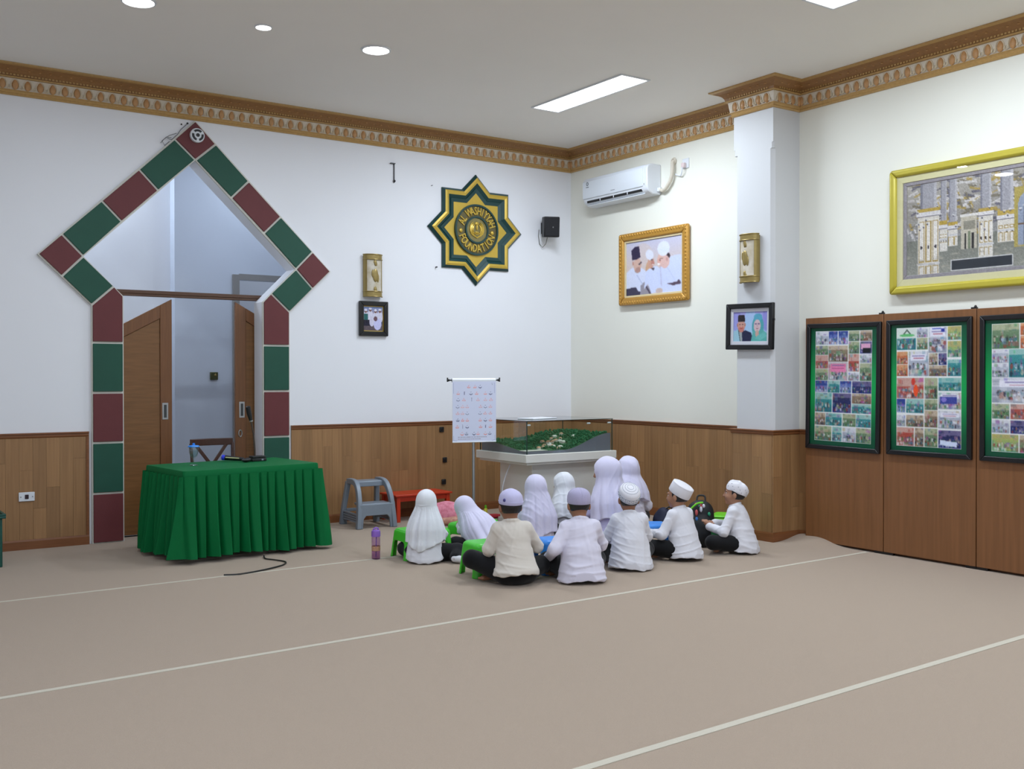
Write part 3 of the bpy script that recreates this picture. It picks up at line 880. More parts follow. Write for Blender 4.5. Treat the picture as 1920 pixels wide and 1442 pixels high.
for sx in (-1, 1):
    for k, (r, s0, s1) in enumerate(((.098, -1.9, .85), (.080, -1.6, .6), (.06, -1.2, .3))):
        pts = [(sx*r*math.cos(a)*.95, -.040, .01+r*math.sin(a)) for a in np.linspace(-s1-.4+s0*0, 1.05, 8)]
        mot.tube(pts, [.004, .007, .010, .012, .012, .010, .007, .003], n=6)
    mot.tube([(sx*.085, -.04, -.045), (sx*.05, -.04, -.062), (sx*.02, -.04, -.082), (0, -.04, -.095)], .008, n=6)
mot.tube([(-.055, -.04, -.03), (-.02, -.04, -.05), (.02, -.04, -.05), (.055, -.04, -.03)], .007, n=6)
mot.ball((0, -.038, .075), (.03, .014, .022)).ball((0, -.04, .03), (.012, .012, .035)).ball((0, -.04, -.03), (.03, .012, .012))
mot.build('crest', EMGOLD, em, smooth=True)
for (x, z) in ((-1.992, 2.876), (-2.05, 3.82)):
    o = MB().tube([(x, -.03, z), (x, 0, z)], .008 if z < 3 else .004, n=8).build('wall_plug', BLACKP)
    tag(o, 'black wall plug beside the lower left points of the star emblem' if z < 3 else 'tiny dark nail in the back wall above left of the star emblem', 'nail')

# speaker on a bracket near the corner
sp = thing('wall_speaker', 'small black loudspeaker on a bracket near the room corner', 'speaker', (-.44, 0, 3.45))
Rz = Matrix.Rotation(math.radians(-24), 3, 'Z') @ Matrix.Rotation(math.radians(6), 3, 'X')
MB().box(-.098, .098, -.075, .075, -.125, .125, R=Rz, at=(0, -.16, .0)).build('cabinet', BLACKP, sp, bevel=.012)
MB().box(-.086, .086, -.081, -.074, -.113, .113, R=Rz, at=(0, -.16, .0)).build('grille', mat('speaker_cloth', (30, 30, 34), rough=.8, noise=.2, nscale=300), sp, bevel=.006)
v = Rz @ Vector((.012, -.083, -.005)); MB().ball((v.x, v.y-.16, v.z), .009).build('badge', STEEL, sp, smooth=True)
MB().box(-.035, .035, -.012, 0, -.07, .07).box(-.012, .012, -.10, 0, -.012, .012).build('bracket', BLACKP, sp, bevel=.003)
MB().tube([(.0, -.09, -.12), (-.01, -.07, -.2), (-.03, -.03, -.24), (-.06, -.01, -.2), (-.075, -.006, -.1), (-.07, -.01, -.02)], .005, n=6).build('cable', mat('grey_cable', (120, 118, 112), rough=.5, noise=.05, nscale=50), sp, smooth=True)

# bracket left of the emblem
t = thing('wall_hook', 'thin black metal bracket alone on the wall, left of the star emblem', 'hook', (-2.54, 0, 3.92))
MB().box(-.005, .005, -.014, 0, -.12, .10).build('arm', BLACKM, t, bevel=.002)
MB().box(-.05, .008, -.03, 0, .092, .102).build('head', BLACKM, t, bevel=.002)
MB().ball((0, -.016, -.10), (.014, .012, .014)).build('screw', BLACKM, t, smooth=True)

# wall lamps of aged brass with a mottled glass front
def sconce(label, loc, rz):
    t = thing('wall_sconce', label, 'wall lamp', loc, rz, group=None)
    n = 14
    arc = [(.112*math.cos(a), -.018-.082*math.sin(a)) for a in np.linspace(0, PI, n)]
    MB().prismz([(x*.97, y*.96) for x, y in arc], -.195, .195).build('glass_front', mat('mottled_lamp_glass', (216, 212, 206), rough=.2, noise=.3, nscale=14, dark=(168, 150, 104)) if 'mottled_lamp_glass' not in MATS else MATS['mottled_lamp_glass'], t, smooth=True)
    for z0, z1 in ((.180, .235), (-.235, -.180)):
        MB().prismz([(x*1.02, y*1.03) for x, y in arc], z0, z1).build('end_cap', BRASS, t, smooth=True, bevel=.004)
    for z in (.178, -.178, .234, -.234):
        MB().tube([(x*1.03, y*1.05, z) for x, y in arc], .006, n=6).build('rim', BRASS, t, smooth=True)
    for sg in (-1, 1):
        pa = [(sg*.112*math.cos(a), -.018-.082*math.sin(a)) for a in np.linspace(0, .62, 6)]
        MB().prismz([(x*1.01, y*1.02) for x, y in pa]+[(x*.93, y*.93) for x, y in reversed(pa)], -.18, .18).build('side_strap', BRASS, t, smooth=True)
    leafm = MB()
    for z, s in ((.0, 1.0), (.14, .5), (-.16, .5)):
        leafm.ball((0, -.097, z), (.034*s, .008, .075*s)).ball((.03*s, -.092, z-.03*s), (.016*s, .008, .05*s)).ball((-.03*s, -.092, z+.02*s), (.016*s, .008, .045*s))
    leafm.build('leaf_relief', BRASS, t, smooth=True)
    MB().box(-.11, .11, -.018, 0, -.225, .225).build('back_plate', BRASS, t, bevel=.004)
    return t
sconce('half-round brass wall lamp above the small black-framed photo on the back wall', (-2.822, 0, 2.728), 0)
sconce('half-round brass wall lamp on the white column above the couple portrait', (CX, -3.392, 2.757), RIGHT)

# small photo under the first lamp
t = thing('framed_photo', 'small portrait-format black-framed photo of a crowd, under the brass lamp on the back wall', 'photo', (-2.81, -.004, 2.055))
frame_bars('frame_bar', .356, .388, .052, .035, BLACKM, t)
frame_bars('gold_slip', .256, .288, .010, .014, EMGOLD, t, z0=.05, bevel=.001)
MB().box(-.15, .15, -.008, 0, .04, .35).build('backing', BLACKM, t)
rg = np.random.RandomState(3)
cv = Canvas(52, 60, (60, 66, 92))
cv.grad(0, .3, (120, 140, 190), (160, 150, 170)); cv.rect(0, .72, 1, 1, (96, 84, 92))
for x, y, s in ((.12, .2, .1), (.35, .14, .1), (.62, .2, .1), (.85, .18, .1)):
    cv.ell(x, y+.25, s*1.5, .24, (214, 212, 232)); cv.ell(x, y, s*.7, .07, (120, 84, 76)); cv.ell(x, y-.05, s*.75, .045, (222, 220, 236))
cv.rect(.02, .3, .24, .6, (30, 96, 96)); cv.rect(0, .55, .34, .8, (26, 26, 50)); cv.ell(.72, .72, .2, .24, (200, 200, 240)); cv.ell(.62, .5, .1, .1, (110, 80, 90))
cv.ell(.42, .62, .12, .2, (210, 206, 228)); cv.noise(9, rg)
cv.obj('print', .236, .268, t, PRINTG, y=-.010, z0=.06)

# portrait of a couple hung on the column, slightly askew
t = thing('framed_portrait', 'black-framed portrait of a man in black cap and woman in teal headscarf, on the column', 'photo', (CX-.004, -3.385, 1.862), RIGHT)
t.rotation_euler = (math.radians(0), math.radians(1.2), RIGHT)
frame_bars('frame_bar', .605, .455, .048, .04, BLACKM, t)
frame_bars('mat_board', .509, .359, .034, .02, GREYM, t, z0=.048, bevel=.001)
MB().box(-.28, .28, -.01, 0, .02, .43).build('backing', BLACKM, t)
cv = Canvas(96, 66, (168, 188, 226))
cv.grad(0, 1, (164, 160, 220), (150, 196, 216)); cv.ell(.1, .3, .12, .4, (136, 130, 204), .6); cv.ell(.95, .25, .1, .4, (126, 120, 200), .6); cv.ell(.5, .3, .16, .5, (160, 200, 226), .6)
cv.poly([(.0, 1), (.02, .66), (.14, .58), (.28, .62), (.26, 1)], (150, 190, 206))
cv.poly([(.2, 1), (.27, .66), (.36, .62), (.52, .70), (.62, 1)], (28, 34, 66)); cv.poly([(.14, .58), (.2, .72), (.26, 1), (.2, 1)], (26, 40, 52))
cv.poly([(.17, .68), (.26, .68), (.27, 1), (.21, 1)], (150, 160, 160))
cv.ell(.235, .46, .115, .20, (196, 148, 134)); cv.ell(.125, .44, .02, .06, (170, 120, 110)); cv.ell(.345, .44, .02, .06, (170, 120, 110))
cv.ell(.235, .58, .085, .11, (188, 120, 108)); cv.ell(.235, .56, .045, .018, (160, 64, 62))
for x in (.195, .275): cv.ell(x, .43, .024, .016, (96, 64, 62))
cv.ell(.235, .49, .022, .03, (206, 160, 142))
cv.poly([(.13, .34), (.135, .14), (.16, .10), (.31, .10), (.335, .14), (.345, .34)], (36, 28, 32))
cv.ell(.72, .52, .17, .40, (76, 156, 164)); cv.poly([(.52, 1), (.58, .66), (.86, .62), (.98, .74), (.99, 1)], (88, 166, 160)); cv.ell(.72, .20, .12, .13, (86, 160, 184))
cv.ell(.70, .48, .10, .21, (204, 178, 184)); cv.ell(.70, .74, .05, .12, (196, 160, 148))
for x in (.66, .745): cv.ell(x, .42, .032, .026, (110, 96, 128))
cv.ell(.70, .49, .016, .03, (186, 152, 158)); cv.ell(.70, .57, .035, .014, (130, 74, 84)); cv.poly([(.64, .9), (.72, .8), (.92, .68), (.98, .82), (.8, .96)], (104, 180, 176))
cv.blur(1); cv.noise(4, rg)
cv.obj('print', .441, .291, t, PRINTG, y=-.012, z0=.082)
MB().box(.302, .315, -.03, -.012, .28, .30).build('side_clip', BLACKM, t)

# large ornate gold frame with three seated men
t = thing('framed_group_photo', 'large ornate gold frame with a photo of three men in white, below the air conditioner', 'photo', (-.012, -1.582, 2.440), RIGHT)
W3, H3 = 1.165, .845
frame_bars('frame_bar', W3, H3, .088, .05, ORNG, t, bevel=.015)
frame_bars('pale_slip', W3-.176, H3-.176, .022, .03, mat('pale_slip', (222, 204, 160), rough=.5, noise=.05, nscale=30), t, z0=.088, bevel=.002)
MB().box(-W3/2+.04, W3/2-.04, -.012, 0, .04, H3-.04).build('backing', BACKING, t)
orn = MB()
n = 26
for i in range(n):
    x = -W3/2+.03+(W3-.06)*i/(n-1)
    for z in (.03, H3-.03): orn.ball((x, -.05, z), (.014, .008, .018), n=8, k=4)
for i in range(19):
    z = .05+(H3-.1)*i/18
    for x in (-W3/2+.03, W3/2-.03): orn.ball((x, -.05, z), (.018, .008, .014), n=8, k=4)
tag(orn.build('carved_beading', ORNG, t, smooth=True), kind='stuff')
cv = Canvas(120, 84, (206, 196, 208))
cv.grad(0, .55, (198, 198, 222), (214, 196, 190)); cv.ell(.3, .35, .2, .3, (212, 196, 192), .6)
wh = (214, 220, 244)
cv.poly([(.36, .56), (.38, .42), (.42, .62)], (206, 170, 130)); cv.ell(.42, .52, .06, .12, (206, 164, 132))
cv.poly([(0, .86), (.0, .56), (.10, .48), (.26, .48), (.36, .56), (.38, .84), (.24, .98), (.0, .98)], wh)                       # left man
cv.ell(.21, .44, .07, .13, (212, 176, 162)); cv.ell(.13, .40, .014, .04, (190, 140, 126)); cv.poly([(.222, .425), (.285, .375), (.29, .40), (.245, .445)], (66, 52, 66), .85); cv.ell(.24, .49, .012, .03, (196, 150, 136)); cv.ell(.2, .55, .04, .03, (150, 130, 128), .6); cv.ell(.22, .53, .05, .05, (180, 140, 130))
cv.poly([(.115, .34), (.095, .16), (.16, .10), (.24, .09), (.265, .30), (.2, .33)], (44, 36, 70))
cv.poly([(.0, .86), (.18, .84), (.22, .92), (.30, .95), (.28, 1), (0, 1)], (50, 46, 74)); cv.poly([(.26, 1), (.27, .82), (.34, .76), (.42, .86), (.48, 1)], (150, 144, 156)); cv.line(.36, .84, .44, .98, .012, (70, 60, 80))
cv.poly([(.33, .9), (.36, .58), (.46, .50), (.56, .50), (.66, .60), (.68, .95), (.46, .99), (.40, .8)], (208, 216, 246))       # middle man
cv.ell(.455, .42, .055, .12, (206, 158, 140)); cv.ell(.43, .28, .068, .10, (222, 224, 240), rot=-.3); cv.ell(.485, .44, .03, .05, (190, 130, 120)); cv.ell(.47, .375, .02, .012, (80, 60, 62)); cv.ell(.485, .47, .022, .012, (236, 228, 228)); cv.poly([(.46, .53), (.50, .58), (.52, .52)], (80, 70, 84))
cv.poly([(.54, .62), (.66, .5), (.80, .36), (.92, .34), (1, .36), (1, 1), (.66, 1), (.60, .8)], (206, 214, 246))               # right man
cv.ell(.655, .40, .09, .13, (222, 182, 170)); cv.ell(.752, .345, .036, .055, (60, 44, 54)); cv.ell(.70, .44, .08, .12, (222, 184, 178)); cv.ell(.60, .42, .03, .05, (222, 170, 160)); cv.ell(.595, .47, .03, .014, (244, 236, 238)); cv.ell(.64, .375, .028, .009, (110, 76, 72), .8); cv.ell(.615, .40, .014, .012, (90, 64, 64), .8)
cv.ell(.675, .20, .105, .135, (224, 228, 246)); cv.rect(.58, .20, .775, .27, (220, 226, 246)); cv.ell(.735, .4, .016, .035, (200, 150, 146))
cv.line(.62, .52, .64, .86, .010, (186, 184, 214), .7); cv.poly([(.74, .84), (.9, .82), (.94, .78), (.98, .86), (.84, .88)], (84, 66, 84)); cv.ell(.6, .95, .06, .05, (200, 180, 176)); cv.line(.74, .55, .88, .8, .006, (190, 198, 228), .8); cv.line(.2, .62, .3, .8, .006, (180, 188, 222))
cv.blur(1); cv.noise(3, rg)
cv.obj('print', W3-.22, H3-.22, t, PRINT, y=-.016, z0=.110)

# the big shadow-box picture of a columned prayer hall
BW = 2.5
t = thing('shadow_box_picture', 'big yellow-gold framed relief picture of a columned prayer hall under glass', 'picture', (0, -4.737-BW/2, 2.325), RIGHT)
HB = 1.105
frame_bars('frame_bar', BW, HB, .07, .085, GOLDF, t, bevel=.02)
frame_bars('mat_board', BW-.13, HB-.13, .062, .06, CREAMM, t, y=0, z0=.065, bevel=.002)
frame_bars('inner_border', BW-.25, HB-.25, .034, .053, mat('pewter_border', (168, 162, 168), rough=.45, metal=.3, noise=.5, nscale=70), t, z0=.125, bevel=.004)
MB().box(-BW/2+.03, BW/2-.03, -.01, 0, .03, HB-.03).build('backing', BACKING, t)
rg = np.random.RandomState(11)
cv = Canvas(280, 110, (150, 148, 146))
cv.grad(0, .5, (176, 170, 160), (150, 146, 140)); cv.grad(.62, 1, (120, 122, 112), (152, 152, 142))
for i in range(620):                                   # ribs and bands of the vaults
    x, y = rg.rand(), rg.rand()*.56
    a = rg.choice([-.5, .4, 1.3, 0.1]); L = .012+.04*rg.rand()
    cv.line(x, y, x+L*math.cos(a), y+L*math.sin(a)*2, .0022+.0036*rg.rand(), [(206, 200, 198), (176, 150, 76), (96, 94, 110), (220, 216, 214), (120, 112, 92)][rg.randint(5)], .85)
for cx in (.28, .72):
    for r in (.30, .26, .23):
        pass
def column(cx, w, zt, zb, cap):
    cv.rect(cx-w*.42, 0, cx+w*.42, zt, (166, 164, 170)); cv.rect(cx-w*.42, 0, cx-w*.3, zt, (128, 128, 140)); cv.rect(cx+w*.28, 0, cx+w*.42, zt, (190, 188, 192))
    cv.rect(cx-w*.58, zt, cx+w*.58, zt+.04, (188, 160, 74)); cv.rect(cx-w*.62, zt+.04, cx+w*.62, zt+.08, (222, 218, 218)); cv.rect(cx-w*.62, zt+.08, cx+w*.62, zt+.09, (116, 112, 124))
    cv.rect(cx-w*.55, zt+.09, cx+w*.55, zb, (222, 216, 206))
    for k in (-.36, 0, .36):
        cv.rect(cx+w*(k-.15), zt+.14, cx+w*(k+.15), zb-.14, (180, 154, 88)); cv.rect(cx+w*(k-.10), zt+.15, cx+w*(k+.10), zb-.15, (232, 226, 218))
        cv.ell(cx+w*k, (zt+zb)/2+.06, w*.06, .02, (60, 52, 60))
        cv.rect(cx+w*(k-.15), zb-.10, cx+w*(k+.15), zb-.01, (180, 156, 96)); cv.rect(cx+w*(k-.10), zb-.09, cx+w*(k+.10), zb-.01, (228, 222, 214))
    cv.rect(cx-w*.6, zb-.13, cx+w*.6, zb-.11, (206, 204, 206))
for (cx, w, zt, zb) in ((.165, .03, .44, .76), (.205, .035, .46, .72), (.42, .06, .42, .74), (.58, .06, .42, .74), (.83, .03, .44, .76)):
    column(cx, w, zt, zb, 0)
cv.rect(.24, .42, .305, .76, (198, 190, 172)); cv.rect(.25, .47, .295, .56, (150, 146, 132)); cv.rect(.252, .6, .262, .76, (40, 38, 40)); cv.rect(.283, .6, .293, .76, (40, 38, 40)); cv.rect(.268, .58, .278, .76, (130, 140, 112)); cv.rect(.235, .40, .31, .425, (226, 222, 216))
column(.10, .085, .28, 1.0, 1); column(.34, .05, .36, .86, 1); column(.90, .085, .28, 1.0, 1); column(.66, .05, .36, .86, 1)
cv.rect(.45, .2, .55, .8, (178, 160, 84)); cv.rect(.465, .38, .535, .78, (150, 160, 180)); cv.ell(.5, .38, .035, .12, (150, 160, 180)); cv.rect(.485, .4, .49, .78, (84, 80, 96)); cv.rect(.51, .4, .515, .78, (84, 80, 96)); cv.rect(.465, .56, .535, .58, (110, 84, 60))
for i in range(40):
    x, y = .04+.92*rg.rand(), .30+.28*rg.rand(); cv.ell(x, y, .006, .012, (222, 218, 214), .8); cv.ell(x, y+.012, .004, .01, (80, 80, 100), .8)
for i in range(60):
    x, y = rg.rand(), .78+.2*rg.rand(); cv.ell(x, y, .02*rg.rand(), .01, (176, 168, 154), .6)
cv.rect(.198, .862, .445, .985, (222, 220, 220)); cv.rect(.201, .87, .442, .977, (34, 42, 52))
cv.noise(9, rg)
cv.obj('print', BW-.31, HB-.31, t, PRINT, y=-.046, z0=.155)
MB().box(-BW/2+.065, BW/2-.065, -.066, -.063, .065, HB-.065).build('glass_pane', PICGLASS, t)

# air conditioner with its pipes and socket
t = thing('air_conditioner', 'white split air conditioner high on the right wall near the corner', 'air conditioner', (0, -1.10, 3.67), RIGHT)
wA, hA, dA = 1.16, .345, .215
prof = [(0, 0), (-.13, -.0), (-.185, .03), (-.205, .055), (-dA, .10), (-dA, .29), (-.20, .325), (-.15, hA), (0, hA)]
def side(prof, x0, x1):
    n = len(prof)
    V = [(x0, y, z) for y, z in prof]+[(x1, y, z) for y, z in prof]
    F = [tuple(range(n)), tuple(reversed(range(n, 2*n)))]+[((i+1) % n, i, n+i, n+(i+1) % n) for i in range(n)]
    return MB().add(V, F)
side(prof, -wA/2, wA/2).build('body', WHITEP, t, bevel=.012)
side([(-dA-.004, .085), (-dA-.012, .10), (-dA-.012, .29), (-.19, .335), (-.185, .325), (-dA+.004, .285), (-dA+.004, .10)], -wA/2+.006, wA/2-.07).build('front_panel', mat('ac_gloss_white', (226, 232, 240), rough=.15, noise=.005, nscale=5), t, bevel=.004)
MB().box(-wA/2+.07, wA/2-.10, -.207, -.15, .036, .062).build('air_outlet', BLACKP, t)
for k in range(1, 4):
    x = -wA/2+.07+(wA-.17)*k/4
    MB().box(x-.006, x+.006, -.209, -.15, .036, .062).build('outlet_divider', WHITEP, t)
MB().box(-wA/2+.06, wA/2-.09, -.20, -.125, -.004, .004, R=Matrix.Rotation(.5, 3, 'X'), at=(0, -.01, .10)).build('louvre', WHITEP, t, bevel=.002)
MB().box(-.045, .03, -dA-.0135, -dA-.012, .118, .126).build('name_mark', mat('pale_grey_print', (150, 154, 164), rough=.5, noise=.05, nscale=50), t)
b = MB(); b.tube([(-wA/2+.10+.016*math.cos(a), -dA-.0128, .262+.020*math.sin(a)) for a in np.linspace(0, 2*PI, 13)[:-1]], .004, n=4, closed=True); b.box(-wA/2+.075, -wA/2+.125, -dA-.0135, -dA-.012, .218, .226)
b.build('rating_sticker', mat('sticker_ink', (70, 84, 90), rough=.5, noise=.05, nscale=50), t)
MB().box(wA/2-.055, wA/2-.05, -dA-.002, -dA+.002, .10, .12).build('indicator', BLACKP, t)
PIPE = mat('pipe_wrap', (214, 206, 190), rough=.7, noise=.1, nscale=30, bump=.1, bscale=60)
t = thing('refrigerant_pipe', 'wrapped white pipe bundle running from the air conditioner up into the wall', 'pipe', (0, -1.712, 3.70), RIGHT)
MB().tube([(.003, -.05, .02), (.05, -.05, .0), (.10, -.05, .02), (.17, -.05, .09), (.20, -.05, .16), (.205, -.05, .24), (.20, -.045, .29), (.19, -.01, .32)], .021, n=10).build('pipe', PIPE, t, smooth=True)
MB().box(-.03, .02, -.07, -.03, .0, .045).build('joint', WHITEP, t, bevel=.006)
MB().tube([(.185+.03*math.cos(a), -.012, .315+.034*math.sin(a)) for a in np.linspace(0, 2*PI, 13)[:-1]], .012, n=6, closed=True).build('wall_sleeve', PIPE, t, smooth=True)
t = thing('power_socket', 'white power socket with plug beside the air conditioner pipe', 'socket', (0, -2.085, 3.95), RIGHT)
MB().box(-.05, .05, -.012, 0, -.045, .065).build('plate', WHITEP, t, bevel=.004)
MB().box(-.03, .015, -.055, -.012, -.04, .015).build('plug', mat('plug_pinkish', (226, 206, 206), rough=.4, noise=.02, nscale=30), t, bevel=.008)
MB().tube([(-.01, -.05, -.035), (-.015, -.05, -.08), (-.05, -.03, -.12), (-.10, -.02, -.11), (-.14, -.03, -.09)], .008, n=6).build('cable', WHITEP, t, smooth=True)

# round vent/camera on the apex tile, and loose wires beside it
t = thing('ceiling_speaker', 'round white speaker with black segments on the top maroon tile of the arch', 'speaker', (-4.80, -TT, 4.03))
Rx = Matrix.Rotation(PI/2, 3, 'X')
MB().lathe([(.072, 0), (.074, .02), (.070, .034), (.05, .04), (.001, .04)], n=28, R=Rx).build('housing', WHITEP, t, smooth=True)
for k in range(3):
    a0 = PI/2+k*2*PI/3-.78+.0
    p = [(.058*math.cos(a), .058*math.sin(a)) for a in np.linspace(a0, a0+1.55, 8)]+[(.037*math.cos(a), .037*math.sin(a)) for a in np.linspace(a0+1.55, a0, 8)]
    MB().prism(p, -.044, -.034).build('slot', BLACKP, t)
MB().lathe([(.018, .038), (.018, .046), (.001, .046)], n=16, R=Rx).build('centre', BLACKP, t, smooth=True)
t = thing('loose_wires', 'tangle of thin grey wires on the wall left of the arch apex', 'wires', (-5.05, 0, 4.0))
w_ = [[(.17, -.01, .15), (.10, -.02, .08), (.06, -.03, .02), (.0, -.04, -.04), (-.04, -.04, -.03)], [(.0, -.04, -.02), (-.05, -.04, -.02), (-.09, -.03, -.06), (-.06, -.02, -.10), (-.02, -.04, -.06)], [(.05, -.045, .03), (-.02, -.04, .0), (-.07, -.05, -.04), (-.10, -.02, -.08)]]
for p in w_: MB().tube(p, .0035, n=5).build('wire', mat('wire_grey_%d' % len(bpy.data.materials), (110, 110, 116), rough=.5, noise=.05, nscale=50), t, smooth=True)
for x, z in ((-4.90, 4.155), (-4.99, 4.135)):
    pass
MB().ball((.17, -.008, .152), .010).ball((.11, -.008, .135), .008).build('hole_plug', BLACKP, t, smooth=True)

# switch plates on the wainscot, sockets
lb = ['black socket plate on the oak wainscot just left of the letter chart, topmost of three', 'black socket plate on the wainscot left of the chart pole, middle of three', 'black socket plate low on the wainscot left of the chart pole, lowest of three']
for (x, z), l_ in zip(((-1.93, .982), (-1.887, .624), (-1.902, .368)), lb):
    t = thing('socket_plate', l_, 'socket', (x, -.0205, z), group='black socket plates on the wainscot')
    MB().box(-.028, .028, -.012, 0, -.030, .030).build('plate', BLACKP, t, bevel=.004)
    MB().box(-.014, .014, -.015, -.011, -.014, .014).build('insert', BLACKM, t, bevel=.002)
t = thing('wall_outlet', 'white double-width outlet plate on the wainscot left of the arch', 'socket', (-6.384, -.0205, .491))
MB().box(-.068, .068, -.01, 0, -.042, .042).build('plate', WHITEP, t, bevel=.004)
MB().box(-.016, .016, -.016, -.009, -.02, .02).build('switch', mat('dark_maroon_plastic', (44, 26, 36), rough=.4, noise=.05, nscale=50), t, bevel=.003)
for sx in (-1, 1):
    MB().ball((sx*.05, -.010, 0), (.006, .004, .006)).build('screw', STEEL, t, smooth=True)

# ------------------------------------------------------------------ veneer boards along the right wall with photo collages
BY = [-3.822, -4.698, -5.588, -6.478]
blab = ['veneered exhibition board next to the column, nearest the corner', 'veneered exhibition board in the middle of the row', 'veneered exhibition board cut off by the right edge of the view']
for i in range(3):
    y0, y1 = BY[i], BY[i+1]
    t = thing('exhibition_board', blab[i], 'board', (-.099, (y0+y1)/2, .0), RIGHT, group='exhibition boards along the right wall')
    w = abs(y1-y0)-.006
    MB().box(-w/2+.001, w/2-.001, 0, .04, .022, 2.157).build('panel', BOARDW, t, bevel=.003)
    for sx in (-.9, .9):
        MB().box(sx*w/2-.05, sx*w/2+.05, .006, .034, 0, .022).build('foot', BLACKM, t)
    if i < 2:
        MB().box(w/2-.05, w/2-.002, .004, .03, 2.157, 2.170).ball((w/2-.016, .016, 2.172), (.012, .012, .016)).build('joining_clip', BLACKM, t)
themes = {'t': [(70, 150, 150), (40, 110, 120), (170, 196, 190)], 'b': [(60, 80, 160), (150, 160, 196), (40, 60, 130)], 'g': [(120, 140, 110), (80, 110, 80), (180, 180, 150)],
          'r': [(170, 60, 50), (160, 110, 100), (200, 180, 170)], 'n': [(150, 130, 110), (100, 84, 70), (196, 180, 160)], 'p': [(216, 130, 160), (150, 170, 170), (180, 190, 190)],
          'l': [(186, 190, 206), (140, 146, 160), (214, 214, 220)], 'd': [(50, 50, 80), (30, 40, 110), (120, 110, 150)], 'y': [(190, 180, 90), (90, 150, 120), (170, 160, 110)], 'o': [(190, 110, 70), (170, 90, 60), (210, 160, 120)]}
def photo_cell(cv, x0, x1, y0, y1, th, rg):
    pal = themes[th]
    g = .006
    x0, x1, y0, y1 = x0+g, x1-g, y0+g*.55, y1-g*.55
    cv.grad(y0, y1, pal[0], pal[1], x0, x1)
    w, h = x1-x0, y1-y0
    cv.rect(x0, y0, x1, y0+h*(.2+.25*rg.rand()), pal[2], .75)
    n = int(3+w*16)
    for row in range(2):
        for k in range(n):
            px = x0+w*(.06+.88*(k+rg.rand()*.7)/n); py = y0+h*(.50+.22*row+.08*rg.rand()); s = min(h*.16, w*.14)
            c = [(222, 222, 228), (226, 226, 232), (40, 44, 60), (60, 110, 130), (150, 60, 56), (70, 120, 80), (196, 180, 160), (90, 96, 120)][rg.randint(8)]
            m = (cv.U >= x0) & (cv.U < x1) & (cv.V >= y0) & (cv.V < y1)
            cv.put(m & (((cv.U-px)/(s*.62))**2+((cv.V-py-s*.5)/(s*.62*1.1))**2 < 1), c, .72)
            cv.put(m & (((cv.U-px)/(s*.26))**2+((cv.V-py+s*.05)/(s*.2))**2 < 1), (140, 98, 80))
            cv.put(m & (((cv.U-px)/(s*.27))**2+((cv.V-py+s*.14)/(s*.13))**2 < 1), [(224, 224, 228), (30, 28, 34)][rg.randint(2)], .75)
    for k in range(int(14+w*40)):
        px = x0+w*rg.rand(); py = y0+h*rg.rand(); m = (cv.U >= x0) & (cv.U < x1) & (cv.V >= y0) & (cv.V < y1)
        cv.put(m & (np.abs(cv.U-px) < w*.10*rg.rand()+.004) & (np.abs(cv.V-py) < h*.12*rg.rand()+.004), pal[rg.randint(3)] if rg.rand() < .6 else (60+130*rg.rand(), 60+120*rg.rand(), 70+120*rg.rand()), .45)
    if th in 'pl' and w > .25:
        cv.rect(x0+w*.1, y0+h*.1, x1-w*.1, y0+h*.36, (226, 224, 236) if th == 'l' else (214, 110, 150), .9)
        cv.rect(x0+w*.18, y0+h*.16, x1-w*.18, y0+h*.20, (120, 110, 160), .8); cv.rect(x0+w*.24, y0+h*.26, x1-w*.24, y0+h*.29, (170, 90, 110), .8)
B1 = [(0, .24, 0, .13, 'l'), (.24, .41, 0, .13, 'b'), (.41, .59, 0, .13, 'b'), (.59, .79, 0, .1, 'g'), (.79, 1, 0, .1, 'n'), (.59, .79, .1, .21, 'g'), (.79, 1, .1, .21, 'd'), (0, .24, .13, .22, 'g'), (.24, .59, .13, .28, 'n'), (.59, .79, .21, .37, 'r'), (.79, 1, .21, .29, 'l'), (.79, 1, .29, .45, 'g'),
      (0, .24, .22, .345, 'r'), (.24, .59, .28, .45, 'p'), (0, .24, .345, .45, 'g'), (.59, .79, .37, .45, 'l'), (0, .23, .45, .56, 'b'), (.23, .45, .45, .56, 't'), (.45, .66, .45, .56, 'b'), (.66, 1, .45, .56, 'd'), (0, .32, .56, .74, 't'), (.32, .66, .56, .74, 'd'), (.66, 1, .56, .65, 'n'), (.66, 1, .65, .74, 't'),
      (0, .2, .74, .86, 'n'), (.2, .5, .74, .86, 't'), (.5, .74, .74, .86, 'g'), (.74, 1, .74, .86, 't'), (0, .32, .86, 1, 'g'), (.32, .5, .86, 1, 't'), (.5, .74, .86, 1, 'l'), (.74, 1, .86, 1, 'g')]
B2 = [(0, .32, 0, .19, 't'), (.32, .5, 0, .09, 'l'), (.32, .5, .09, .19, 'g'), (.5, .79, 0, .22, 'l'), (.79, 1, 0, .12, 'y'), (.79, 1, .12, .26, 'y'), (0, .19, .2, .31, 'o'), (0, .19, .31, .41, 'o'), (.19, .51, .2, .41, 'l'), (.51, .65, .22, .32, 'n'), (.65, .79, .22, .32, 'd'), (.51, .79, .32, .41, 'n'), (.79, 1, .27, .41, 't'),
      (0, .44, .42, .6, 'r'), (.44, .65, .42, .6, 'g'), (.65, 1, .42, .53, 't'), (.65, 1, .54, .68, 'l'), (0, .15, .6, .72, 'b'), (.15, .44, .6, .72, 't'), (.44, .65, .6, .69, 'g'), (.44, .65, .69, .835, 'n'), (.65, 1, .69, .84, 'l'), (0, .15, .73, .835, 'l'), (.15, .44, .73, .835, 'n'), (0, .29, .84, 1, 'r'), (.29, .44, .84, 1, 'n'), (.44, .65, .84, 1, 'g'), (.65, 1, .85, 1, 'd')]
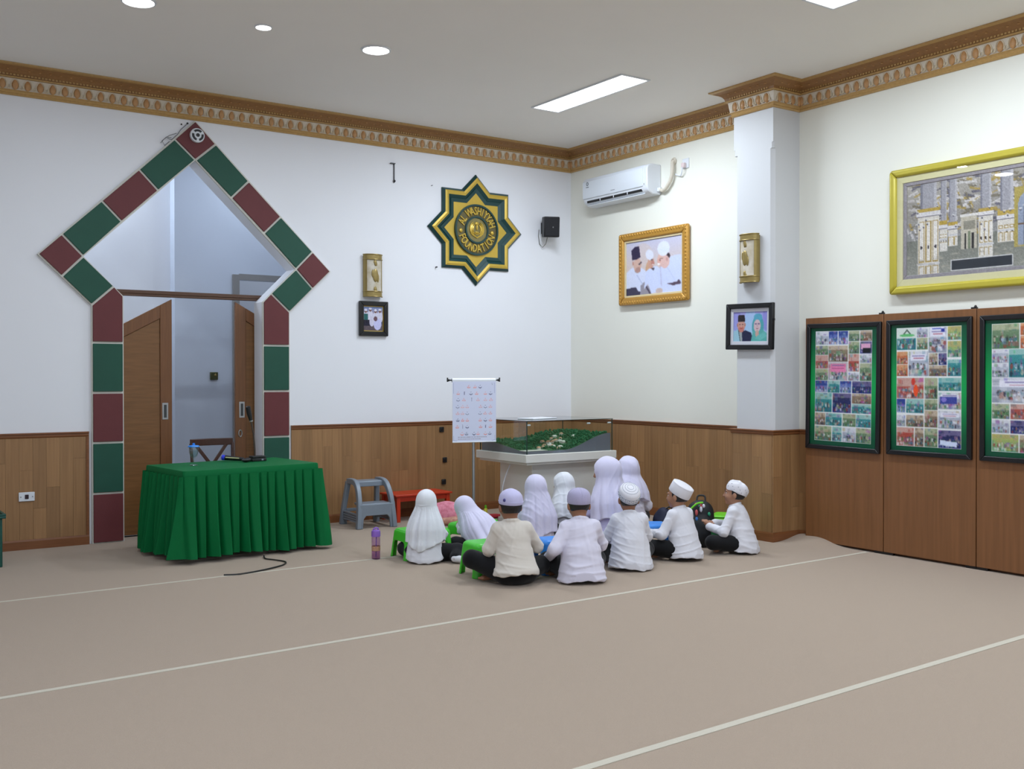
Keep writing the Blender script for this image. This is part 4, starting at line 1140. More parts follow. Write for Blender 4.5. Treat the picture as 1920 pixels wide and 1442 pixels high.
B3 = [(0, .38, 0, .2, 'g'), (.38, .7, 0, .1, 'o'), (.38, .7, .1, .2, 'o'), (.7, 1, 0, .2, 'g'), (0, .23, .2, .31, 'l'), (0, .23, .31, .42, 'l'), (.23, .7, .2, .42, 't'), (.7, 1, .2, .42, 'g'), (0, 1, .42, .62, 'l'), (0, .25, .62, .745, 'g'), (.25, .7, .62, .745, 'r'), (.7, 1, .62, .745, 'n'), (0, .25, .745, .855, 'l'), (.25, .7, .745, .855, 'd'), (.7, 1, .745, .855, 'g'), (0, .37, .855, 1, 'y'), (.37, .7, .855, 1, 'n'), (.7, 1, .855, 1, 'l')]
GLOW = Canvas(24, 48)
clab = ['photo collage in black and green frame on the board nearest the column', 'photo collage in black and green frame on the middle board, triangle sign top left', 'photo collage in black and green frame, cut off by the right edge']
for i, (ya, yb, cells) in enumerate(((-3.845, -4.672, B1), (-4.745, -5.560, B2), (-5.632, -6.45, B3))):
    w, h = abs(yb-ya), 1.19
    t = thing('collage_frame', clab[i], 'photo board', (-.0995, (ya+yb)/2, .905), RIGHT, group='photo collages on the boards')
    if i == 0: t.rotation_euler = (0, math.radians(.8), RIGHT)
    frame_bars('frame_bar', w, h, .042, .032, BLACKM, t, bevel=.006)
    rg = np.random.RandomState(20+i)
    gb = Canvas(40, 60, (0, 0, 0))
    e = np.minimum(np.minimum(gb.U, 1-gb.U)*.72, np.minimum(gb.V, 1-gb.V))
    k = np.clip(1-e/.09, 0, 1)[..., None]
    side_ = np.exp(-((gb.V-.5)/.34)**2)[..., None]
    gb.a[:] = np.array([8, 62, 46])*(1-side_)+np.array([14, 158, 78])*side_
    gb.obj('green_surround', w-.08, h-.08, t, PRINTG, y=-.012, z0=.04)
    cv = Canvas(132, 208, (226, 228, 228))
    for (x0, x1, y0, y1, th) in cells: photo_cell(cv, x0, x1, y0, y1, th, rg)
    if i == 1:
        cv.rect(.006, .005, .315, .09, (206, 214, 208)); cv.poly([(.10, .06), (.17, .012), (.24, .06)], (60, 76, 66)); cv.poly([(.13, .054), (.17, .028), (.21, .054)], (206, 214, 208)); cv.ell(.17, .066, .12, .012, (96, 180, 110))
        cv.rect(.68, .575, .93, .635, (60, 70, 150)); cv.ell(.74, .6, .04, .02, (130, 120, 200)); cv.poly([(.68, .93), (.94, .945), (.93, .985), (.68, .97)], (206, 216, 240)); cv.rect(.17, .56, .17, .56, (0, 0, 0)); cv.ell(.31, .53, .035, .05, (230, 80, 40)); cv.ell(.27, .455, .03, .03, (200, 60, 50))
        cv.rect(.53, .01, .74, .035, (226, 226, 240)); cv.rect(.56, .016, .7, .022, (90, 100, 190)); cv.rect(.7, .02, .75, .05, (50, 60, 150))
    if i == 0:
        cv.rect(.28, .32, .55, .37, (222, 128, 168)); cv.rect(.30, .335, .52, .342, (150, 60, 110)); cv.rect(.81, .12, .97, .17, (216, 160, 190)); cv.rect(.84, .16, .97, .2, (20, 24, 30))
    cv.blur(1); cv.noise(5, rg)
    cv.obj('photo_sheet', w-.195, h-.155, t, PRINTG, y=-.0135, z0=.082)
    MB().box(-w/2+.03, w/2-.03, -.010, 0, .03, h-.03).build('backing', BLACKM, t)
# ------------------------------------------------------------------ lecturer's table with its green pleated cloth
TZ = .79
tb = thing('covered_table', 'long table draped in green satin with a pleated skirt, in front of the arch', 'table', (-4.815, -1.13, 0), math.radians(6))
TW, TD = 1.27, .82
MB().box(-TW/2+.01, TW/2-.01, -TD/2+.01, TD/2-.01, TZ-.03, TZ-.004).build('table_top', BOARDW, tb, bevel=.004)
for sx in (-1, 1):
    for sy in (-1, 1):
        x, y = sx*(TW/2-.14), sy*(TD/2-.16)
        MB().box(x-.02, x+.02, y-.02, y+.02, 0, TZ-.03).build('leg', STEEL, tb, bevel=.003)
def rounded_rect(w, d, r, n=6):
    out = []
    for cx, cy, a0 in ((w/2-r, -d/2+r, -PI/2), (w/2-r, d/2-r, 0), (-w/2+r, d/2-r, PI/2), (-w/2+r, -d/2+r, PI)):
        for k in range(n+1):
            a = a0+PI/2*k/n; out.append((cx+r*math.cos(a), cy+r*math.sin(a)))
    return out
top = rounded_rect(TW+.03, TD+.03, .03)
V = []; F = []; n = len(top)
for s_, z in ((.0, TZ+.004), (1.0, TZ+.006), (1.008, TZ-.004), (1.012, TZ-.05)):
    for x, y in top: V.append((x*s_, y*s_, z+(.003*math.sin(x*9+y*7) if s_ else 0)))
for i in range(3):
    for k in range(n): F.append((i*n+k, i*n+(k+1) % n, (i+1)*n+(k+1) % n, (i+1)*n+k))
MB().add(V, F).build('cloth_top', CLOTHG, tb, smooth=True)
# skirt: flat pleats that open towards the hem
def skirt():
    rg = np.random.RandomState(4)
    w, d = TW+.05, TD+.05
    per = []                               # perimeter samples: point, normal
    N = 1500
    tot = 2*(w+d)
    for i in range(N):
        s = tot*i/N
        if s < w: per.append((-w/2+s, -d/2, 0, -1))
        elif s < w+d: per.append((w/2, -d/2+s-w, 1, 0))
        elif s < 2*w+d: per.append((w/2-(s-w-d), d/2, 0, 1))
        else: per.append((-w/2, d/2-(s-2*w-d), -1, 0))
    # smooth the normals round the corners
    P = np.array(per); nr = P[:, 2:].copy()
    for _ in range(6): nr = (nr+np.roll(nr, 1, 0)+np.roll(nr, -1, 0))/3
    nr /= np.linalg.norm(nr, axis=1)[:, None]
    # pleat profile: edges at irregular intervals; each pleat rises slowly and drops at its fold
    edges = [0.0]
    while edges[-1] < tot-.04: edges.append(edges[-1]+rg.uniform(.072, .112))
    edges[-1] = tot
    edges = np.array(edges); wid = np.diff(edges); amp = rg.uniform(.6, 1.3, len(wid)); ph = rg.uniform(-1, 1, len(wid))
    s = tot*np.arange(N)/N
    k = np.clip(np.searchsorted(edges, s, 'right')-1, 0, len(wid)-1)
    u = (s-edges[k])/wid[k]
    saw = np.where(u < .72, (u/.72)**1.4, (1-u)/.28)
    rows = 30
    V = []
    for r in range(rows):
        t = r/(rows-1)
        z = TZ-.045-(TZ-.045-.045)*t
        pl = (.018+.034*t)*saw*amp[k]
        dist = np.minimum(u, 1-u)*wid[k]
        pl = pl-(.010+.040*t**.7)*np.exp(-(dist/(.008+.008*t))**2)
        soft = (.010+.022*t**1.5)*np.sin(s*2*PI/.31+ph[k]*.25+1.2*t)*t
        off = .004+pl+soft+.044*t**1.2
        x = P[:, 0]+nr[:, 0]*off+(np.sin(s*21)*.004*t)*-nr[:, 1]; y = P[:, 1]+nr[:, 1]*off
        zz = np.full(N, z)+t**6*(.012*np.sin(s*3.1+.6)-.006*np.sin(s*9.0))
        V.append(np.stack([x, y, zz], 1))
    V = np.concatenate(V); Q = []
    for r in range(rows-1):
        a = r*N+np.arange(N); b = r*N+(np.arange(N)+1) % N
        Q.append(np.stack([a, a+N, b+N, b], 1))
    return V, np.concatenate(Q)
V, Q = skirt()
quad_mesh('pleated_skirt', V, Q, CLOTHG, tb)
# things on the table
GOB = glassy('goblet_glass', (.93, .97, .98), refl=1.6)
g = thing('goblet', 'glass water goblet with a blue lid on the green table', 'glass', (-5.17, -1.10, TZ+.007))
MB().lathe([(.036, 0), (.034, .006), (.008, .012), (.006, .055), (.010, .065), (.030, .085), (.040, .115), (.041, .165), (.039, .165), (.037, .117), (.027, .090), (.004, .070)], n=24).build('bowl', GOB, g, smooth=True)
MB().lathe([(.004, .073), (.026, .093), (.036, .118), (.036, .135), (.001, .135)], n=24).build('water', glassy('water', (.95, .98, .98), refl=.8, ior=1.33), g, smooth=True)
MB().lathe([(.050, .166), (.053, .170), (.046, .180), (.012, .184), (.010, .192), (.012, .200), (.001, .203)], n=24).build('lid', BLUEP, g, smooth=True)
m = thing('gooseneck_microphone', 'black gooseneck microphone standing on a black base at the right of the green table', 'microphone', (-4.52, -.95, TZ+.006), math.radians(8))
MB().box(-.075, .075, -.055, .055, 0, .028).box(-.07, .07, -.05, .03, .028, .052).build('base', BLACKP, m, bevel=.006)
MB().box(.02, .04, -.0565, -.054, .008, .022).build('button', GREYP, m, bevel=.001)
MB().tube([(-.02, .0, .04), (-.022, 0, .12), (-.034, 0, .26), (-.06, -.0, .385)], .008, n=8).build('neck', mat('chrome_dark', (92, 84, 78), rough=.3, metal=.8, noise=.05, nscale=40), m, smooth=True)
MB().tube([(-.06, 0, .385), (-.078, 0, .45), (-.092, 0, .52), (-.093, 0, .526)], [.015, .023, .023, .012], n=12).build('microphone_head', BLACKP, m, smooth=True)
MB().tube([(-.058, 0, .378), (-.061, 0, .390)], .0165, n=12).build('collar_ring', STEEL, m, smooth=True)
m2 = thing('wireless_microphone', 'black handheld microphone with a blue end lying on the green table', 'microphone', (-4.70, -.90, TZ+.008), math.radians(-38))
MB().tube([(-.11, 0, .034), (-.02, 0, .026), (.07, 0, .020)], [.025, .021, .017], n=14).build('grip', BLACKP, m2, smooth=True)
MB().tube([(-.145, 0, .038), (-.138, 0, .037), (-.11, 0, .034)], [.014, .027, .026], n=14).build('blue_end', mat('deep_blue_plastic', (44, 60, 214), rough=.35, noise=.03, nscale=30), m2, smooth=True)
MB().tube([(-.10, -.021, .038), (.03, -.018, .030)], .005, n=6).build('pale_stripe', mat('pale_yellow_print', (206, 206, 150), rough=.5, noise=.03, nscale=30), m2, smooth=True)
m3 = thing('microphone_pouch', 'small black pouch beside the microphone base on the green table', 'pouch', (-4.655, -1.03, TZ+.008), math.radians(20))
MB().ball((0, 0, .018), (.05, .03, .018), n=16, k=8).ball((.03, .01, .02), (.03, .03, .02), n=12, k=8).build('pouch_body', BLACKP, m3, smooth=True)
t = thing('floor_cable', 'thin black cable coming from under the green table across the carpet', 'cable', (0, 0, 0))
pts = [(-4.60, -1.58, .36), (-4.64, -1.615, .2), (-4.68, -1.64, .06), (-4.725, -1.66, .012), (-4.757, -1.78, .008), (-4.72, -1.87, .008), (-4.675, -2.0, .008), (-4.70, -2.10, .008), (-4.79, -2.19, .008), (-4.99, -2.30, .010), (-5.19, -2.345, .008), (-5.31, -2.31, .008)]
def smooth_pts(p, n=6):
    p = [Vector(q) for q in p]; out = []
    for i in range(len(p)-1):
        a, b, c, d = p[max(i-1, 0)], p[i], p[i+1], p[min(i+2, len(p)-1)]
        for k in range(n):
            u = k/n
            out.append(.5*((2*b)+(c-a)*u+(2*a-5*b+4*c-d)*u*u+(3*b-a-3*c+d)*u**3))
    out.append(p[-1]); return out
MB().tube(smooth_pts(pts[3:]), .0065, n=6).build('cable', BLACKP, t, smooth=True)

# chair behind the table
ch = thing('wooden_chair', 'dark wooden chair with crossed back slats behind the green table', 'chair', (-4.67, -.36, 0), math.radians(2))
arc = [(-.22, .235), (-.12, .262), (0, .272), (.12, .262), (.22, .235)]
def rail(z0, z1, th):
    p = [(x, y) for x, y in arc]; q = [(x, y+th) for x, y in reversed(arc)]
    return MB().prismz(p+q, z0, z1)
rail(.905, .975, .028).build('top_rail', DARKW, ch, bevel=.006)
for sx in (-1, 1):
    MB().tube([(sx*.19, .16, 0), (sx*.20, .19, .45), (sx*.215, .245, .93)], [.016, .018, .015], n=8).build('back_post', DARKW, ch, smooth=True)
    MB().bar([(sx*.16, .262, .915), (0, .25, .70), (-sx*.17, .22, .52)], .014, .034, side=(0, 1, 0)).build('back_slat', DARKW, ch, bevel=.003)
    MB().tube([(sx*.19, -.2, 0), (sx*.18, -.19, .43)], [.014, .018], n=8).build('front_leg', DARKW, ch, smooth=True)
MB().prismz(rounded_rect(.44, .42, .06), .43, .462).build('seat', DARKW, ch, bevel=.008)

# green box at the left edge
bx = thing('green_cabinet', 'dark green lacquered box with a rimmed top at the left edge of the view', 'cabinet', (-7.02, -.66, 0), math.radians(0))
DG = mat('dark_green_lacquer', (14, 76, 66), rough=.4, noise=.06, nscale=10)
MB().box(-.31, .31, -.21, .21, 0, .41).build('body', DG, bx, bevel=.006)
MB().box(-.335, .335, -.235, .235, .41, .43).build('lid', DG, bx, bevel=.006)
MB().box(-.335, .335, -.235, -.215, .43, .448).box(-.335, .335, .215, .235, .43, .448).box(.315, .335, -.215, .215, .43, .448).box(-.335, -.315, -.215, .215, .43, .448).build('rim', DG, bx, bevel=.003)

# ------------------------------------------------------------------ letter chart on its stand
CHX, CHY = -2.325, -1.35
ct = thing('letter_chart', 'white roll-up letter chart hanging on a steel pole stand', 'chart', (CHX, CHY, 0), math.radians(-14))
MB().tube([(0, .012, .02), (0, .012, 1.56)], .0155, n=12).build('pole', STEEL, ct, smooth=True)
for k in range(3):
    a = math.radians(90+120*k)
    MB().tube([(0, .012, .16), (.14*math.cos(a), .012+.14*math.sin(a), .09), (.24*math.cos(a), .012+.24*math.sin(a), .012)], .010, n=8).build('foot', STEEL, ct, smooth=True)
MB().tube([(-.275, 0, 1.562), (.275, 0, 1.562)], .007, n=8).build('cross_rod', BLACKP, ct, smooth=True)
for sx in (-1, 1):
    MB().ball((sx*.275, 0, 1.562), (.018, .013, .013)).box(sx*.285-.006, sx*.285+.006, -.006, .006, 1.545, 1.588).build('rod_end', BLACKP, ct, smooth=True)
MB().tube([(-.238, 0, 1.562), (.238, 0, 1.562)], .022, n=16).build('roll', WHITEP, ct, smooth=True)
cv = Canvas(118, 156, (214, 218, 240))
INK = {'k': (96, 100, 136), 'r': (230, 152, 148)}
def glyph(x, y, ch, col):
    c = INK[col]
    if ch == 'a':
        cv.line(x, y-.022, x, y+.02, .006, c); cv.line(x-.01, y-.032, x+.012, y-.030, .004, c); return
    cv.line(x-.034, y+.002, x-.026, y+.014, .006, c); cv.line(x-.026, y+.014, x+.026, y+.014, .007, c); cv.line(x+.026, y+.014, x+.034, y+.0, .006, c)
    if ch == 'b': cv.ell(x, y+.026, .007, .006, c)
    if ch in 'ts': cv.ell(x-.010, y-.004, .006, .005, c); cv.ell(x+.010, y-.004, .006, .005, c)
    if ch == 's': cv.ell(x, y-.013, .006, .005, c)
    cv.line(x-.010, y-.022, x+.012, y-.027, .004, c)
rows = [(.095, [(.37, 's', 'r'), (.51, 't', 'r'), (.63, 'b', 'k')]),
        (.205, [(.13, 't', 'r'), (.27, 'a', 'k'), (.42, 'b', 'k'), (.55, 's', 'r'), (.75, 't', 'r'), (.87, 'b', 'k')]),
        (.31, [(.13, 'b', 'k'), (.26, 's', 'r'), (.435, 'a', 'k'), (.58, 's', 'r'), (.75, 's', 'r'), (.88, 's', 'r')]),
        (.425, [(.12, 'b', 'k'), (.23, 't', 'r'), (.335, 't', 'r'), (.64, 's', 'r'), (.75, 'b', 'k'), (.865, 's', 'r')]),
        (.535, [(.12, 's', 'r'), (.23, 't', 'r'), (.335, 'b', 'k'), (.63, 'b', 'k'), (.745, 's', 'r'), (.865, 's', 'r')]),
        (.645, [(.12, 't', 'k'), (.23, 's', 'r'), (.335, 's', 'r'), (.63, 't', 'r'), (.75, 'b', 'k'), (.865, 's', 'r')]),
        (.755, [(.11, 's', 'r'), (.235, 'a', 'k'), (.335, 'b', 'k'), (.64, 's', 'r'), (.755, 'a', 'k'), (.865, 't', 'r')]),
        (.87, [(.22, 'b', 'r'), (.32, 't', 'k'), (.49, 'b', 'k'), (.58, 't', 'r'), (.75, 'b', 'r'), (.85, 't', 'k')])]
for y, cells in rows:
    for x, g_, col in cells: glyph(x, y, g_, col)
for y, x1 in ((.925, .77), (.955, .63)):
    x = .13
    r_ = random.Random(int(y*1000))
    while x < x1:
        w = r_.uniform(.012, .03); cv.rect(x, y-.006, x+w, y+.006, (150, 140, 160), .8); x += w+.008
for (a, b, c_, d) in ((.03, .9, .03, .97), (.03, .975, .10, .985), (.97, .9, .97, .97), (.9, .985, .97, .975), (.03, .03, .03, .2), (.965, .03, .965, .2)):
    cv.line(a, b, c_, d, .004, (150, 156, 190), .8)
cv.line(.9, .05, .92, .06, .006, (170, 176, 200)); cv.rect(.88, .03, .93, .036, (180, 186, 206))
cv.obj('sheet', .476, .625, ct, PRINT, y=-.024, z0=.925)
MB().box(-.238, .238, -.0235, -.0215, .925, 1.555).build('sheet_back', WHITEP, ct)
MB().box(-.24, .24, -.028, -.018, .915, .927).build('bottom_bar', WHITEP, ct, bevel=.003)

# ------------------------------------------------------------------ display case with the landscape model
dc = thing('display_case', 'white pedestal display case with glass box in the corner of the room', 'display case', (-1.425, -1.395, 0))
GX, GY, ZC0, ZG = .565, .44, .80, 1.145
MB().box(-.40, .50, -.30, .30, 0, .72).build('pedestal', WHITEL, dc, bevel=.004)
MB().box(-.415, .515, -.315, .315, 0, .075).build('plinth', WHITEL, dc, bevel=.003)
MB().box(-.57, .57, -.445, .445, .69, .715).build('lower_lip', WHITEL, dc, bevel=.004)
MB().box(-.60, .60, -.475, .475, .715, ZC0).build('cap', WHITEL, dc, bevel=.005)
for nm, (x0, x1, y0, y1) in dict(front=(-GX, GX, -GY, -GY+.006), back=(-GX, GX, GY-.006, GY), left=(-GX, -GX+.006, -GY+.006, GY-.006), right=(GX-.006, GX, -GY+.006, GY-.006)).items():
    MB().box(x0, x1, y0, y1, ZC0, ZG-.007).build('glass_pane', GLASS, dc)
MB().box(-GX-.006, GX+.006, -GY-.006, GY+.006, ZG-.006, ZG).build('glass_lid', GLASSG, dc)
EDGEG = mat('glass_edge_green', (40, 62, 56), rough=.25, noise=.05, nscale=20)
for sx, sy in ((-1, -1), (1, -1), (-1, 1), (1, 1)):
    MB().box(sx*GX-.004, sx*GX+.004, sy*GY-.004, sy*GY+.004, ZC0, ZG-.007).build('glass_seam', EDGEG, dc)
le = MB()
le.box(-GX-.007, GX+.007, -GY-.008, -GY-.006, ZG-.006, ZG).box(-GX-.008, -GX-.006, -GY-.007, GY+.007, ZG-.006, ZG).box(GX+.006, GX+.008, -GY-.007, GY+.007, ZG-.006, ZG)
le.build('lid_edge', EDGEG, dc)
for x, y in ((-GX+.03, -GY+.012), (GX-.03, -GY+.012), (.25, -GY+.012)):
    MB().tube([(x-.02, y, ZG-.045), (x+.02, y, ZG-.045)], .008, n=8).build('glass_clip', WHITEP, dc, smooth=True)
# the model stands inside the case
md = thing('landscape_model', 'scale model of a green hillside with tiny houses inside the glass case', 'model', (-1.425, -1.395, ZC0))
def hgt(x, y):
    u = (x/GX+1)/2; v = (y/GY+1)/2
    s = np.clip((u-.42)/.55, 0, 1); s = s*s*(3-2*s)
    return .028+.16*s*(1-.35*v)+.085*np.clip((v-.15)/.8, 0, 1)*(1-s*.5)+.012*np.sin(7*u+3*v)*v
nx, ny = 60, 44
xs = np.linspace(-GX+.012, GX-.012, nx); ys = np.linspace(-GY+.012, GY-.012, ny)
X, Y = np.meshgrid(xs, ys); Z = hgt(X, Y)
i = np.arange(nx*ny).reshape(ny, nx)
Qt = np.stack([i[:-1, :-1].ravel(), i[:-1, 1:].ravel(), i[1:, 1:].ravel(), i[1:, :-1].ravel()], 1)
quad_mesh('terrain', np.stack([X.ravel(), Y.ravel(), Z.ravel()], 1), Qt, mat('model_turf', (40, 96, 56), rough=.9, noise=.35, nscale=40, bump=.4, bscale=120), md)
b = MB()
def wallstrip(pts):
    n = len(pts); V = [(x, y, 0) for x, y in pts]+[(x, y, float(hgt(x, y))+.001) for x, y in pts]
    b.add(V, [(k, k+1, n+k+1, n+k) for k in range(n-1)])
wallstrip([(x, ys[0]) for x in xs]); wallstrip([(x, ys[-1]) for x in xs]); wallstrip([(xs[0], y) for y in ys]); wallstrip([(xs[-1], y) for y in ys])
b.build('model_side', mat('model_grey', (112, 116, 128), rough=.6, noise=.04, nscale=20), md)
fo = MB(); r_ = random.Random(8)
for k in range(1500):
    x = r_.uniform(-GX+.03, GX-.03); y = r_.uniform(-GY+.03, GY-.03)
    u = (x/GX+1)/2; v = (y/GY+1)/2
    if u < .38 and v < .22: continue
    if abs(u-.55) < .16 and .3 < v < .62 and r_.random() < .8: continue
    r = r_.uniform(.007, .016); z = float(hgt(x, y))
    fo.ball((x, y, z+r*.7), (r, r, r*r_.uniform(.9, 1.5)), n=5, k=3)
tag(fo.build('model_trees', mat('model_foliage', (28, 98, 60), rough=.9, noise=.5, nscale=60), md), kind='stuff')
HW = mat('model_house_white', (222, 214, 204), rough=.7, noise=.03, nscale=50); HR = mat('model_roof_tan', (196, 150, 120), rough=.7, noise=.05, nscale=50)
for k in range(26):
    x = r_.uniform(-.12, .30) if k < 19 else r_.uniform(-.3, .0); y = r_.uniform(-.16, .12) if k < 19 else r_.uniform(-.36, -.2)
    z = float(hgt(x, y)); w, d, h = r_.uniform(.012, .026), r_.uniform(.010, .018), r_.uniform(.014, .022)
    hs = MB().box(x-w, x+w, y-d, y+d, z-.005, z+h).build('model_house', HW, md)
    MB().add([(x-w*1.15, y-d*1.2, z+h), (x+w*1.15, y-d*1.2, z+h), (x+w*1.15, y+d*1.2, z+h), (x-w*1.15, y+d*1.2, z+h), (x-w*.8, y, z+h+.012), (x+w*.8, y, z+h+.012)], [(0, 1, 5, 4), (1, 2, 5), (2, 3, 4, 5), (3, 0, 4), (3, 2, 1, 0)]).build('model_roof', HR if k % 3 else HW, hs)
MB().box(-.56, -.28, -.41, -.30, .030, .034, ).build('model_plaza', HW, md)
t = tag(MB().box(-.20, .20, -.11, .11, 0, .012, R=Matrix.Rotation(.25, 3, 'Z'), at=(-1.58, -1.45, ZG+.001)).build('paper_stack', mat('paper_white', (226, 226, 234), rough=.8, noise=.02, nscale=30), bevel=.003), 'flat stack of white papers on top of the glass case', 'paper')
t = thing('white_cable', 'thin white cable hanging down the left side of the display case pedestal', 'cable', (-1.87, -1.33, 0))
MB().tube(smooth_pts([(.02, 0, .66), (-.03, .01, .55), (-.075, .01, .40), (-.07, .02, .25), (-.02, .02, .12), (.005, .02, .02)]), .006, n=6).build('cable', WHITEP, t, smooth=True)

# ------------------------------------------------------------------ grey two-step stool and red table
ss = thing('step_stool', 'grey plastic two-step stool against the oak wainscot beside the green table', 'step stool', (-3.08, -.40, 0), math.radians(-4))
for sx in (-1, 1):
    xt, xb = sx*.165, sx*.205
    pts = [(xb, -.25, 0), (xb-sx*.008, -.245, .10), (xb-sx*.02, -.225, .26), (xb-sx*.028, -.19, .36), (xt+sx*.005, -.13, .44), (xt, -.05, .475), (xt, .08, .478), (xt, .13, .47)]
    MB().bar(smooth_pts(pts, 4), .048, .060, side=(1, 0, 0)).build('side_rail', GREYP, ss, bevel=.010)
    MB().bar([(xb+sx*.0, .225, 0), (xb-sx*.015, .195, .2), (xt, .135, .47)], .05, .055, side=(1, 0, 0)).build('rear_leg', GREYP, ss, bevel=.008)
    sb = MB()
    for z in (.06, .085, .11, .135): sb.box(sx*.195-.012, sx*.195+.012, -.22, .20, z, z+.018)
    sb.build('side_grip', GREYP, ss, bevel=.003)
MB().box(-.165, .165, -.06, .13, .452, .484).build('upper_step', GREYP, ss, bevel=.01)
MB().box(-.165, .165, -.075, -.055, .425, .478).build('upper_apron', GREYP, ss, bevel=.006)
MB().box(-.168, .168, -.245, -.04, .235, .262).build('lower_step', GREYP, ss, bevel=.008)
ap = [(-.20, .0), (-.155, .0), (-.148, .10), (-.12, .135), (.12, .135), (.148, .10), (.155, .0), (.20, .0), (.186, .255), (-.186, .255)]
MB().prism(ap, -.262, -.236).build('front_apron', GREYP, ss, bevel=.006)
rp = [(-.20, .0), (-.155, .0), (-.148, .10), (-.12, .135), (.12, .135), (.148, .10), (.155, .0), (.20, .0), (.19, .17), (-.19, .17)]
MB().prism(rp, .195, .215).build('rear_apron', GREYP, ss, bevel=.006)

rt_ = thing('red_table', 'low orange-red painted table behind the girl at the left of the group', 'table', (-2.40, -.25, 0), math.radians(0))
MB().box(-.36, .36, -.20, .19, .282, .302).build('table_top', REDP, rt_, bevel=.004)
for sx in (-1, 1):
    for sy in (-1, 1):
        x, y = sx*.315, sy*.16
        MB().box(x-.022, x+.022, y-.022, y+.022, 0, .282).build('leg', REDP, rt_, bevel=.003)
MB().box(-.30, .30, -.17, -.155, .225, .282).box(-.30, .30, .15, .165, .225, .282).box(-.325, -.31, -.15, .15, .225, .282).box(.31, .325, -.15, .15, .225, .282).build('apron', REDP, rt_, bevel=.002)

# ------------------------------------------------------------------ low plastic stools used as desks
def moulded_stool(name, label, loc, rz, m, w=.47, d=.32, h=.27, group=None, rnd_=.035):
    """one-piece stool: rounded top whose skirt runs down into four splayed corner legs with arches between"""
    t = thing(name, label, 'stool', loc, rz, group=group)
    hs = .0055
    f = Field((-w/2-.05, -d/2-.05, -.02), (w/2+.05, d/2+.05, h+.03), hs)
    X, Y, Z = f.grid()
    sp = (1-np.clip(Z/h, 0, 1))*.028
    def box(hx, hy, r):
        qx = np.abs(X)-(hx+sp-r); qy = np.abs(Y)-(hy+sp-r)
        return np.sqrt(np.maximum(qx, 0)**2+np.maximum(qy, 0)**2)+np.minimum(np.maximum(qx, qy), 0)-r
    o_ = box(w/2-.03, d/2-.03, .05)
    o2 = np.maximum(o_+0*Z, Z-h)
    # round the upper edge
    e = rnd_
    q1 = o_+e; q2 = Z-h+e
    top = np.sqrt(np.maximum(q1, 0)**2+np.maximum(q2, 0)**2)+np.minimum(np.maximum(q1, q2), 0)-e
    shell = np.maximum(top, -np.maximum(o_+.014, Z-h+.016))
    shell = np.maximum(shell, -Z)
    ar = .13
    def arch(U, hw, zh):
        hwz = hw+.012*(1-Z/h)
        qx = np.abs(U)-(hwz-.04); qz = Z-(zh-.04)
        return np.sqrt(np.maximum(qx, 0)**2+np.maximum(qz, 0)**2)+np.minimum(np.maximum(qx, qz), 0)-.04
    shell = np.maximum(shell, -(arch(X, w/2-.085, h*.60)+0*Y))
    shell = np.maximum(shell, -(arch(Y, d/2-.075, h*.60)+0*X))
    # shallow ribs down each corner of the skirt
    f.F[:] = shell
    V, Q = f.mesh()
    cen = V[Q].mean(1)
    low = cen[:, 2] < h*.585
    def piece(mask, nm):
        q = Q[mask]; u, inv = np.unique(q, return_inverse=True)
        if len(u): quad_mesh(nm, V[u], inv.reshape(q.shape), m, t)
    piece(~low, 'seat')
    for sx in (-1, 1):
        for sy in (-1, 1):
            piece(low & (np.sign(cen[:, 0]) == sx) & (np.sign(cen[:, 1]) == sy), 'leg')
    return t
GS = 'low plastic stools used as desks'
moulded_stool('plastic_stool', 'bright green plastic stool at the girl nearest the purple bottle', (-3.55, -2.42, 0), math.radians(-3), GREENP, w=.49, d=.36, h=.255, group=GS)
moulded_stool('plastic_stool', 'bright green plastic stool in front of the boy in the cream shirt', (-3.47, -3.45, 0), math.radians(-6), GREENP, w=.50, d=.34, group=GS)
moulded_stool('plastic_stool', 'green plastic stool under the bent-over girl, with one corner towards the viewer', (-2.93, -2.30, 0), math.radians(24), GREENP, w=.52, d=.36, h=.255, group=GS)
moulded_stool('plastic_stool', 'sky blue plastic stool between the boys in lavender caps', (-2.945, -3.685, 0), math.radians(-16), BLUEP, w=.47, d=.33, h=.275, group=GS)
moulded_stool('plastic_stool', 'sky blue plastic stool right of the boy with the ringed white cap', (-1.79, -3.40, 0), math.radians(-35), BLUEP, w=.46, d=.33, h=.27, group=GS)
moulded_stool('round_edged_stool', 'yellow-green plastic stool with rounded top at the boy nearest the column', (-.74, -3.38, 0), math.radians(40), LIMEP, w=.42, d=.32, h=.27, group=GS, rnd_=.06)

# bottle, cushion, bags, small things on the floor
bt = thing('water_bottle', 'purple plastic water bottle standing on the carpet left of the group', 'bottle', (-3.95, -2.31, 0))
PUR = mat('purple_plastic', (138, 96, 190), rough=.3, noise=.03, nscale=20)
MB().lathe([(.034, 0), (.038, .006), (.038, .185), (.034, .200), (.030, .205), (.001, .205)], n=24).build('flask', glassy('purple_flask', (.80, .66, .86), refl=1.2), bt, smooth=True)
MB().lathe([(.033, .003), (.036, .008), (.036, .07), (.001, .07)], n=20).build('water', glassy('tinted_water', (.86, .72, .84), refl=.5, ior=1.33), bt, smooth=True)
MB().lathe([(.040, .198), (.040, .236), (.036, .250), (.020, .256), (.001, .256)], n=24).build('cap', PUR, bt, smooth=True)
MB().tube([(-.026, 0, .248), (-.02, 0, .268), (.0, 0, .274), (.02, 0, .268), (.026, 0, .248)], .007, n=8).build('carry_loop', PUR, bt, smooth=True)
MB().lathe([(.0384, .075), (.0386, .115), (.037, .115), (.037, .075)], n=24).build('printed_band', mat('bottle_print', (196, 150, 120), rough=.4, noise=.6, nscale=60), bt, smooth=True)
